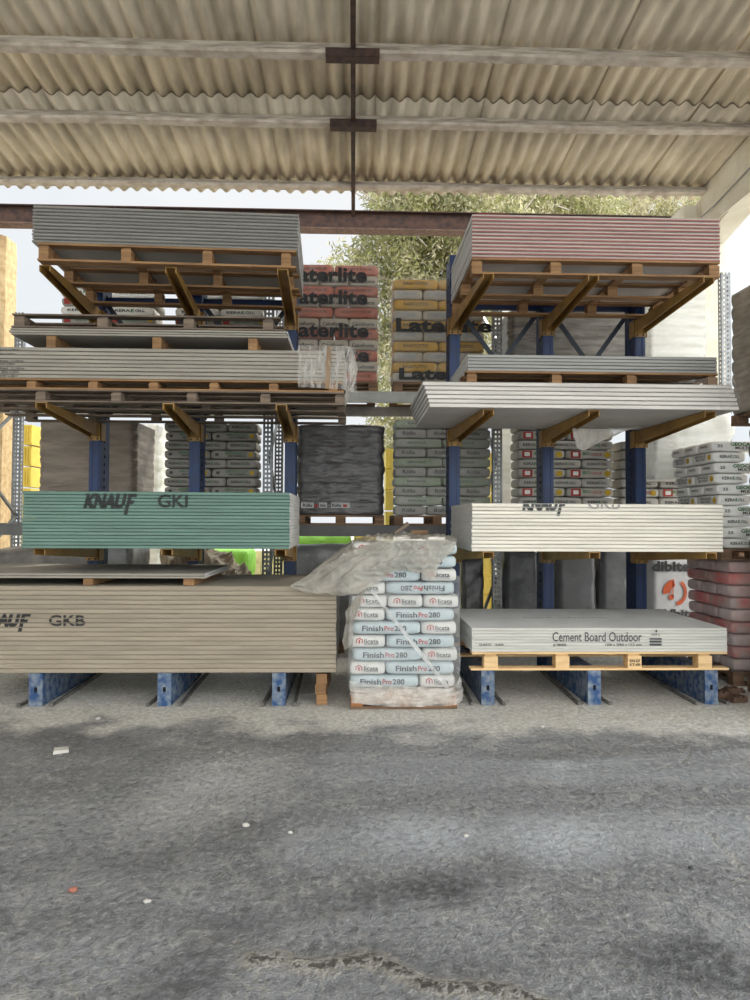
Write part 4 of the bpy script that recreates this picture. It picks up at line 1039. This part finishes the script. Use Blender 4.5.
for xa, xb in [(-6.3, ux[0]), (ux[0], ux[1]), (ux[1], ux[2]), (ux[2], ux[3])]:
    for zt_, mt in ((zz1-.115, GREYBEAM), (zz2-.115, mat('pale_grey_beam', (.40, .40, .38), .5))):
        for yy in (-.055, .97):
            a = MB(); a.box(xa+.05, xb-.05, yy, yy+.045, zt_-.12, zt_); a.box(xa+.05, xb-.05, yy-.006, yy, zt_-.12, zt_-.10); a.box(xa+.05, xb-.05, yy-.006, yy, zt_-.02, zt_)
            a.build('shelf_beam', mt, root)
# pallets on the racking
for (pa, pb, zz_, nm) in ((36, 134, zz1, 'taupe wrapped load'), (163, 257, zz1, 'middle left bag pile'), (296, 384, zz1, 'dark grey wrapped load'), (394, 480, zz1, 'green-and-grey bags'),
                         (520, 614, zz1, 'red-trimmed bags'), (621, 697, zz1, 'rear right bags'), (56, 152, zz2, 'far-left upper bags'), (172, 258, zz2, 'upper bags behind pine blocks'),
                         (290, 377, zz2, 'red bags'), (393, 480, zz2, 'yellow bags'), (512, 634, zz2, 'greyish high load'), (648, 711, zz2, 'bright white load')):
    std_pallet(X(pa, YB), X(pb, YB), YB-.02, YB+1.0, zz_-.113, .112, BROWNWOOD, f'brown shelf pallet carrying the {nm}', 'pallets on the rear racking')
for (pa, pb, nm) in ((285, 345, 'silver-grey pack'), (-22, 95, 'brown-grey pack'), (100, 128, 'narrow pale pack')):
    std_pallet(X(pa, YB), X(pb, YB), YB, YB+.9, 0, .12, BROWNWOOD, f'floor pallet beneath the {nm} behind the left rack', 'floor pallets behind the racks')

# ------------------------------------------------------------------ draped film and wraps on the front
def interp(pl, t):
    n = len(pl)-1; k = min(n-1, int(t*n)); f = t*n-k; a, b = Vector(pl[k]), Vector(pl[k+1]); return a.lerp(b, f)
def smoothpl(pl, n=110):
    out = []; m_ = len(pl)-1
    for i in range(n+1):
        t = i/n*m_; k = min(m_-1, int(t)); f = t-k
        p0, p1, p2, p3 = (Vector(pl[max(0, k-1)]), Vector(pl[k]), Vector(pl[k+1]), Vector(pl[min(m_, k+2)]))
        out.append(.5*((2*p1)+(p2-p0)*f+(2*p0-5*p1+4*p2-p3)*f*f+(3*p1-p0-3*p2+p3)*f**3))
    return out
def drape(strips, label, m, nv=40, fold=.02, name='plastic_sheet', seed=0, cat='plastic sheet'):
    """strips: polylines of 3D points, lofted one after the other"""
    rows_ = [smoothpl(s) for s in strips]; n = len(rows_[0]); vs = []; fs = []
    M_ = len(rows_)-1
    for j in range(nv+1):
        t = j/nv*M_; k = min(M_-1, int(t)); f = t-k
        for i in range(n):
            p = rows_[k][i].lerp(rows_[k+1][i], f); u = i/(n-1)
            a_ = u*30+5*t+5*noise.noise((u*3, t*1.3, seed)); w_ = ((1-abs(math.sin(a_*.5)))**2.2)*fold*1.1 + ((1-abs(math.sin(a_*1.7+3*t)))**2)*fold*.45 + noise.noise((u*7, t*3, seed+3))*fold*.8
            env = min(1, 6*min(u, 1-u)+.25)
            vs.append(p+Vector((.3*w_, -abs(w_)*env, .55*w_*env)))
    fs = [(j*n+i, j*n+i+1, (j+1)*n+i+1, (j+1)*n+i) for j in range(nv) for i in range(n-1)]
    o = MB().add(vs, fs, 0, True).build(name, m)
    return tag(o, label, cat)
yf_ = 5.395
A3 = lambda px, py, y: at(px, py, y)
s0 = [A3(330, 566, 6.05), A3(352, 541, 6.05), A3(385, 534.5, 6.0), A3(420, 535, 6.0), A3(452, 537, 6.0)]
s1 = [A3(305, 577, 5.62), A3(340, 551, 5.62), A3(375, 538, 5.62), A3(415, 536, 5.62), A3(457, 538, 5.62)]
s1b = [A3(300, 580, 5.50), A3(340, 558, 5.40), A3(375, 543.5, 5.385), A3(415, 541, 5.385), A3(456, 542, 5.385)]
s2 = [A3(297, 581.5, 5.45), A3(338, 566, 5.42), A3(375, 553, 5.40), A3(415, 550, 5.385), A3(453, 551, 5.385)]
s3 = [A3(291, 585, 5.45), A3(325, 583, 5.41), A3(367, 571, 5.385), A3(404, 562, 5.365), A3(444, 559, 5.37)]
s4 = [A3(289, 586.5, 5.46), A3(318, 594.5, 5.43), A3(353, 594.5, 5.375), A3(376, 584, 5.37), A3(395, 571.5, 5.365), A3(415, 573, 5.36), A3(433, 580, 5.36), A3(438, 566, 5.37)]
drape([s0, s1, s1b, s2, s3, s4], 'crumpled translucent sheet draped over the front bag pile onto the tan stack', FILMHEAVY, fold=.034, seed=2)
# hanging tail left of the bag pile
drape([[A3(368, 583, 5.38), A3(355, 598, 5.38)], [A3(362, 600, 5.38), A3(345, 612, 5.40)], [A3(352, 625, 5.40), A3(346, 622, 5.42)], [A3(353, 645, 5.41), A3(342, 640, 5.43)], [A3(349, 648, 5.42), A3(344, 650, 5.43)]],
      'narrow tail of torn film hanging left of the front bag pile', FILMHEAVY, fold=.014, seed=5)
# diagonal taut strip
drape([[A3(372, 588, 5.372), A3(403, 628, 5.372), A3(430, 662, 5.37), A3(455, 694, 5.362)], [A3(370, 591, 5.372), A3(400, 630.5, 5.372), A3(427, 664.5, 5.37), A3(451, 696, 5.362)]],
      'taut diagonal strip of clear film across the front bag pile', film('taut_film', (.9, .9, .9), .25, .7, 6), nv=4, fold=.004, seed=7)
# film round the foot of the pile
s = [[A3(349, 681, 5.37), A3(385, 686, 5.35), A3(420, 687, 5.35), A3(450, 688, 5.35), A3(460, 676, 5.42)],
     [A3(350, 692, 5.37), A3(385, 696, 5.345), A3(420, 697, 5.345), A3(452, 697, 5.345), A3(463, 690, 5.40)],
     [A3(352, 703, 5.365), A3(385, 706.5, 5.345), A3(420, 706.5, 5.345), A3(452, 705.5, 5.345), A3(462, 701, 5.39)]]
drape(s, 'creased clear film bunched round the foot of the front bag pile', film('foot_film', (.85, .83, .8), .25, .75, 8), fold=.016, seed=9)
# clear film hugging the bag fronts
film_sheet(xL-.02, xR+.02, 5.392, .16, 1.02, 'stretch_film', 'thin glossy film tight over the front of the draped bag pile', film('tight_film', (.92, .93, .94), .06, .26, 7, .15), [], d=.5)
# film on the end of the long stack of the left rack: wrinkled sleeve with brown tape
root = empty('end_wrap', (X(345, YF), YF, 2.6), 'crinkled clear wrap with brown tape on the long left stack end', 'plastic wrap')
x0 = X(297, YF)-X(345, YF); m = MB(); nu, nv_ = 44, 22; vs = []; fs = []
for j in range(nv_+1):
    t = j/nv_
    for i in range(nu+1):
        u = i/nu; xx = x0+(.085-x0)*u
        # section: over the top edge, down the face, under
        path = [(.25, .245), (.0, .248), (-.012, .235), (-.014, .0), (-.010, -.09)]
        q = t*(len(path)-1); k = min(len(path)-2, int(q)); f = q-k
        yy = path[k][0]*(1-f)+path[k+1][0]*f; zz_ = path[k][1]*(1-f)+path[k+1][1]*f
        e = max(0, (u-.86)/.14)
        wr = .006*noise.noise((xx*30, zz_*8, 1))+.004*math.sin(xx*90+zz_*14)
        if t > .8: zz_ -= .03*u*u
        xx2 = xx-(.05*e*e if t < .35 else 0); zz_ -= (.05*e*e if t < .5 else -.0)
        vs.append((xx2+wr, yy+.06*e*e-abs(wr)*1.2-.004, zz_+wr*.5))
fs = [(j*(nu+1)+i, j*(nu+1)+i+1, (j+1)*(nu+1)+i+1, (j+1)*(nu+1)+i) for j in range(nv_) for i in range(nu)]
m.add(vs, fs, 0, True).build('film', FILMWRAP, root)
# bunched closed end
m = MB(); vs = []; fs = []; n1, n2 = 16, 18
for j in range(n2+1):
    t = j/n2; zz_ = .235-t*.40
    for i in range(n1+1):
        a = i/n1; yy = -.01+.45*a; xx = .035+.055*math.sin(PI*min(1, t*1.2))*(1-a*.6)+.015*noise.noise((yy*12, zz_*12, 4)) - (.05*(t-.75)*4 if t > .75 else 0)
        vs.append((xx, yy+.012*noise.noise((yy*9, zz_*15, 8)), zz_))
fs = [(j*(n1+1)+i, j*(n1+1)+i+1, (j+1)*(n1+1)+i+1, (j+1)*(n1+1)+i) for j in range(n2) for i in range(n1)]
m.add(vs, fs, 0, True).build('gathered_end', film('gathered_film', (.85, .83, .78), .45, .9, 9), root)
tx0 = X(324, YF)-X(345, YF)
tag(MB().hexa([(tx0, -.020, -.10), (tx0+.035, -.020, -.10), (tx0+.035, -.016, -.10), (tx0, -.016, -.10), (tx0+.015, -.022, .24), (tx0+.055, -.022, .24), (tx0+.055, -.018, .24), (tx0+.015, -.018, .24)]).build('tape', mat('brown_tape', (.25, .15, .07), .4), root), 'brown packing tape')
# loose plastic hanging under the off-white stack and at its right end
drape([[A3(572, 428, 6.0), A3(600, 429, 6.0), A3(640, 427, 6.05)], [A3(574, 438, 6.0), A3(600, 441, 6.0), A3(625, 431, 6.03)], [A3(578, 449, 6.0), A3(586, 450, 6.0), A3(600, 438, 6.0)]],
      'loose film hanging below the fanned off-white boards', FILMHEAVY, fold=.006, nv=10, seed=11)
drape([[A3(671, 383, 5.42), A3(700, 379, 5.46), A3(718, 376, 5.5), A3(733, 378, 5.46)], [A3(716, 384, 5.41), A3(725, 381, 5.41), A3(735, 382, 5.41), A3(739, 388, 5.42)], [A3(719, 400, 5.40), A3(728, 400, 5.40), A3(737, 400, 5.40), A3(741, 406, 5.45)], [A3(720, 411, 5.41), A3(728, 410, 5.42), A3(736, 407, 5.45), A3(741, 404, 5.5)]],
      'clear film sleeve over the right end of the off-white boards', FILM, fold=.010, nv=12, seed=12)
# two timber offcuts on top of the front pile
o = MB().box(-.075, .075, -.03, .03, 0, .028).build('timber_batten', OLDWOOD, None, at(402, 537, 5.85)+Vector((0, 0, .06))); o.rotation_euler = (.0, -.62, .1)
tag(o, 'tilted grooved timber batten on top of the draped pile', 'timber')
o = MB().box(-.075, .075, -.05, .05, 0, .075).build('timber_block', BROWNWOOD, None, Vector((at(419, 537, 5.85).x, 5.85, FINTOP+.012)))
tag(o, 'dark brown timber block lying on top of the draped pile', 'timber')
# beige crumpled tarp heap between green stack and tan stack
drape([[A3(165, 590, 8.75), A3(190, 600, 8.75), A3(255, 600, 8.6)], [A3(166, 560, 8.9), A3(196, 553, 8.9), A3(240, 585, 8.9)], [A3(160, 548, 9.3), A3(215, 550, 9.3), A3(250, 570, 9.3)], [A3(160, 590, 9.9), A3(200, 590, 9.9), A3(256, 600, 9.9)]],
      'beige crumpled tarp over a heap seen between the left stacks', WRAPBEIGE, fold=.10, nv=26, name='tarp_heap', seed=14, cat='tarp')
# lime covered packs and yellow things in the yard
def cover_pack(pa, pb, pt, Y, m, label, name='covered_pack', seed=1, cat='pack', d=1.0, z0=.02):
    return load(X(pa, Y), X(pb, Y), Y, Y+d, z0, Z(pt, Y, (pa+pb)/2), 2, m, name, label, cat, seed=seed, amp=.02, rough=2)
cover_pack(200, 248, 550, 11, LIME, 'lime green covered pack in the yard behind the tarp heap', seed=21)
cover_pack(292, 352, 536, 11, LIME, 'lime green covered pack in the yard right of the green stack', seed=22)
cover_pack(354, 378, 534, 11.3, YELLOW, 'yellow covered pack in the yard beside the lime one', seed=23)
def yellow_pile(px0, px1, pt, Y, n, label, seed):
    root = empty('yellow_crate_tower', (X(px0, Y), Y, 0), label, 'crate tower'); W = X(px1, Y)-X(px0, Y); Ht = Z(pt, Y, px0)
    for k in range(n):
        h = Ht/n; m = MB(); m.box(0, W, 0, .7, h*k+.012, h*(k+1)-.012); m.box(-.01, W+.01, -.012, .0, h*(k+1)-.05, h*(k+1)-.012); m.box(-.01, W+.01, -.012, 0, h*k+.012, h*k+.04)
        for q in range(3): m.box(W*(.15+.3*q), W*(.15+.3*q)+.03, -.012, 0, h*k+.04, h*(k+1)-.05)
        m.build('crate', YELLOW, root)
    return root
yellow_pile(21, 30, 424, 10.6, 9, 'yellow stacked crates left behind the green stack', 1)
yellow_pile(386, 393.5, 448, 10.6, 8, 'narrow yellow crate tower between the two central loads', 2)
yellow_pile(490, 494.5, 452, 10.4, 8, 'yellow crate sliver beside the right-hand perforated upright', 3)
# low junk at the right foot: broken clay tiles and offcuts
jm = mat('clay_tile', (.22, .13, .09), .9, var=.25, bump=.3)
for k, (px, py, a, b, c, nm) in enumerate(((722, 694, .16, .10, .03, 'flat brown tile piece nearest the last base beam'), (729, 692, .12, .14, .05, 'brown tile piece in the middle of the right corner rubble'), (737, 690, .14, .08, .04, 'brown tile piece at the far side of the rubble'),
                                          (727, 686, .17, .05, .02, 'thin broken lath in the right corner rubble'), (718, 688, .10, .05, .06, 'small upright tile stub beside the cement board rack'))):
    Yj = 5.86-.16*(k % 3)+.02*k; px += 7*(k-2)
    o = MB()
    n_ = 3
    o.box(-a/2, a/2, -b/2, b/2, 0, c); 
    for q in range(n_): o.box(-a/2+a*(q+.2)/n_, -a/2+a*(q+.7)/n_, -b/2, b/2, c, c+.012)
    p = at(px, py, Yj); ob = o.build('broken_tile', jm, None, (p.x, Yj+.0, .0)); ob.rotation_euler = (0, 0, R.uniform(-.8, .8))
    tag(ob, nm, 'rubble', 'brown rubble in the right corner')
# pebbles and chips on the floor
def ground(px, py):
    d = CM.to_3x3() @ Vector(((px-375)/F, -(py-500)/F, -1)); k = -CAMZ/d.z; return Vector((d.x*k, d.y*k, 0))
chip = mat('pale_chip', (.62, .60, .56), .9); redchip = mat('reddish_chip', (.42, .17, .12), .9)
def pebble(px, py, s, m, label, flat=.5):
    bm = bmesh.new(); bmesh.ops.create_icosphere(bm, subdivisions=2, radius=1)
    for v in bm.verts:
        n_ = 1+.35*noise.noise(v.co*1.7+Vector((px, py, 0))); v.co = Vector((v.co.x*s*n_, v.co.y*s*.7*n_, v.co.z*s*flat*n_+s*flat*.75))
    me = bpy.data.meshes.new('pebble'); bm.to_mesh(me); bm.free(); me.materials.append(m)
    o = link('pebble', me, None, ground(px, py)+Vector((0, 0, -.002))); tag(o, label, 'stone'); return o
pebble(246, 826, .018, chip, 'white pebble on the floor left of centre')
pebble(290, 833, .012, chip, 'tiny pale pebble right of the white pebble')
pebble(98, 719, .018, chip, 'small white stone near the left base beams')
pebble(73, 891, .020, redchip, 'reddish stone on the left foreground floor')
pebble(542, 727, .016, chip, 'small pale stone before the cement board rack')
pebble(147, 902, .014, chip, 'pale pebble on the lower left foreground')
pebble(691, 868, .012, MATS['soft_grey_ink'], 'dark pebble on the right foreground floor')
pebble(466, 836, .012, chip, 'tiny pale pebble right of centre floor')
o = MB().hexa([(-.05, -.03, 0), (.04, -.035, 0), (.05, .03, 0), (-.04, .035, 0), (-.045, -.03, .022), (.04, -.03, .018), (.045, .028, .02), (-.035, .03, .025)]).build('concrete_chip', chip, None, ground(61, 752)); o.rotation_euler.z = .5
tag(o, 'flat grey concrete chip on the left floor', 'stone')

# ------------------------------------------------------------------ trees beyond the yard
LEAF = [mat('leaf_olive', (.46, .46, .20), .6, var=.25, scale=2, col2=(.27, .28, .12), trans=.5), mat('leaf_pale', (.78, .72, .50), .6, var=.2, trans=.45), mat('leaf_dark', (.28, .29, .15), .6, var=.2, trans=.35)]
BARK = mat('pale_bark', (.55, .48, .42), .9, var=.2, bump=.4)
def tree(cx, cy, h, blobs, n, label, seed, leaf=(.135, .019), pale=.3, group='trees beyond the yard'):
    rr = random.Random(seed); root = empty('tree', (cx, cy, 0), label, 'tree', group)
    m = MB(); top = h*.8
    tr = [(0, 0, 0), (.05, 0, h*.25), (-.1, .05, h*.5), (.05, 0, top)]
    m.tube(tr, [.26, .2, .14, .06], 8)
    m.build('trunk', BARK, root)
    m = MB()
    for (bx_, by_, bz_, rx, ry, rz_) in blobs:
        s0_ = Vector((0, 0, max(.8, bz_-rz_*1.4-1)));
        c_ = Vector((bx_, by_, bz_)); md = s0_.lerp(c_, .55)+Vector((rr.uniform(-.3, .3), 0, .25))
        m.tube([s0_, md, c_], [.09, .06, .03], 6)
        for _ in range(7):
            e = c_+Vector((rr.uniform(-1, 1)*rx, rr.uniform(-1, 1)*ry, rr.uniform(-.7, 1)*rz_)); m.tube([c_.lerp(s0_, .15), c_.lerp(e, .5)+Vector((0, 0, .12)), e], [.035, .022, .01], 5)
    m.build('branch', BARK, root).__setitem__('kind', 'stuff')
    vs = []; fs = []; ms = []
    tot = sum(b[3]*b[4]*b[5] for b in blobs)
    for (bx_, by_, bz_, rx, ry, rz_) in blobs:
        nb = int(n*rx*ry*rz_/tot)
        twigs = max(6, nb//26)
        for _ in range(twigs):
            while True:
                p = Vector((rr.uniform(-1, 1), rr.uniform(-1, 1), rr.uniform(-1, 1)))
                if p.length <= 1: break
            p = p*(.55+.45*rr.random())/max(.35, p.length)*min(1, p.length+.3)
            c_ = Vector((bx_+p.x*rx, by_+p.y*ry, bz_+p.z*rz_)); mi = 1 if rr.random() < pale else (2 if rr.random() < .3 else 0)
            drift = Vector((rr.uniform(-.25, .25), rr.uniform(-.25, .25), -1)).normalized(); ln = rr.uniform(.35, .9)
            for k in range(26):
                t = rr.random(); q = c_+drift*ln*t+Vector((rr.gauss(0, .10), rr.gauss(0, .10), rr.gauss(0, .07)))
                d = (drift*rr.uniform(.2, 1.2)+Vector((rr.gauss(0, .6), rr.gauss(0, .6), rr.gauss(0, .3)))).normalized()
                sd_ = d.cross(Vector((rr.gauss(0, 1), rr.gauss(0, 1), .1)))
                if sd_.length < .05: continue
                sd_.normalize(); l_ = leaf[0]*rr.uniform(.6, 1.3); w_ = leaf[1]*rr.uniform(.7, 1.3)
                o_ = len(vs); vs += [q, q+d*l_*.5+sd_*w_, q+d*l_, q+d*l_*.5-sd_*w_]; fs.append((o_, o_+1, o_+2, o_+3)); ms.append(mi)
    me = bpy.data.meshes.new('foliage'); me.from_pydata(vs, [], fs)
    for q in LEAF: me.materials.append(q)
    me.polygons.foreach_set('material_index', ms)
    link('foliage', me, root)
TY = 15.0
def tz(py): return Z(py, TY)
def txx(px): return X(px, TY)
c0 = txx(455)
tree(c0, TY, 11, [(txx(395)-c0, 0, tz(225), 1.0, 1.2, 1.3), (txx(430)-c0, .3, tz(190), 1.3, 1.4, 1.2), (txx(470)-c0, 0, tz(215), 1.3, 1.4, 1.5), (txx(415)-c0, .2, tz(285), .9, 1.2, 1.3),
                  (txx(352)-c0, -.3, tz(262), .65, .8, .55), (txx(450)-c0, 0, tz(320), 1.2, 1.2, 1.5), (txx(393)-c0, .2, tz(355), .6, .9, 1.4), (txx(500)-c0, .3, tz(250), 1.1, 1.2, 1.4), (txx(398)-c0, 0, tz(425), .9, .9, .8)],
     62000, 'tall drooping olive-green tree behind the central gap', 1, pale=.3)
TY = 18.5
c1 = txx(560)
tree(c1, TY, 11, [(txx(520)-c1, 0, tz(200), 1.2, 1.2, 1.2), (txx(560)-c1, .3, tz(190), 1.2, 1.2, 1.2), (txx(590)-c1, 0, tz(205), .9, 1.2, 1.0)],
     26000, 'bushy yellow-green tree top above the pink boards', 2, pale=.45)
TY = 22.0
c2 = txx(640)
tree(c2, TY, 11, [(txx(615)-c2, 0, tz(190), 1.0, 1.0, 1.0), (txx(650)-c2, .3, tz(195), 1.0, 1.0, 1.0), (txx(690)-c2, 0, tz(200), 1.0, 1.0, 1.2), (txx(665)-c2, 0, tz(225), .8, .8, .8)],
     16000, 'thin pale-twigged tree near the right pillar', 3, pale=.6)
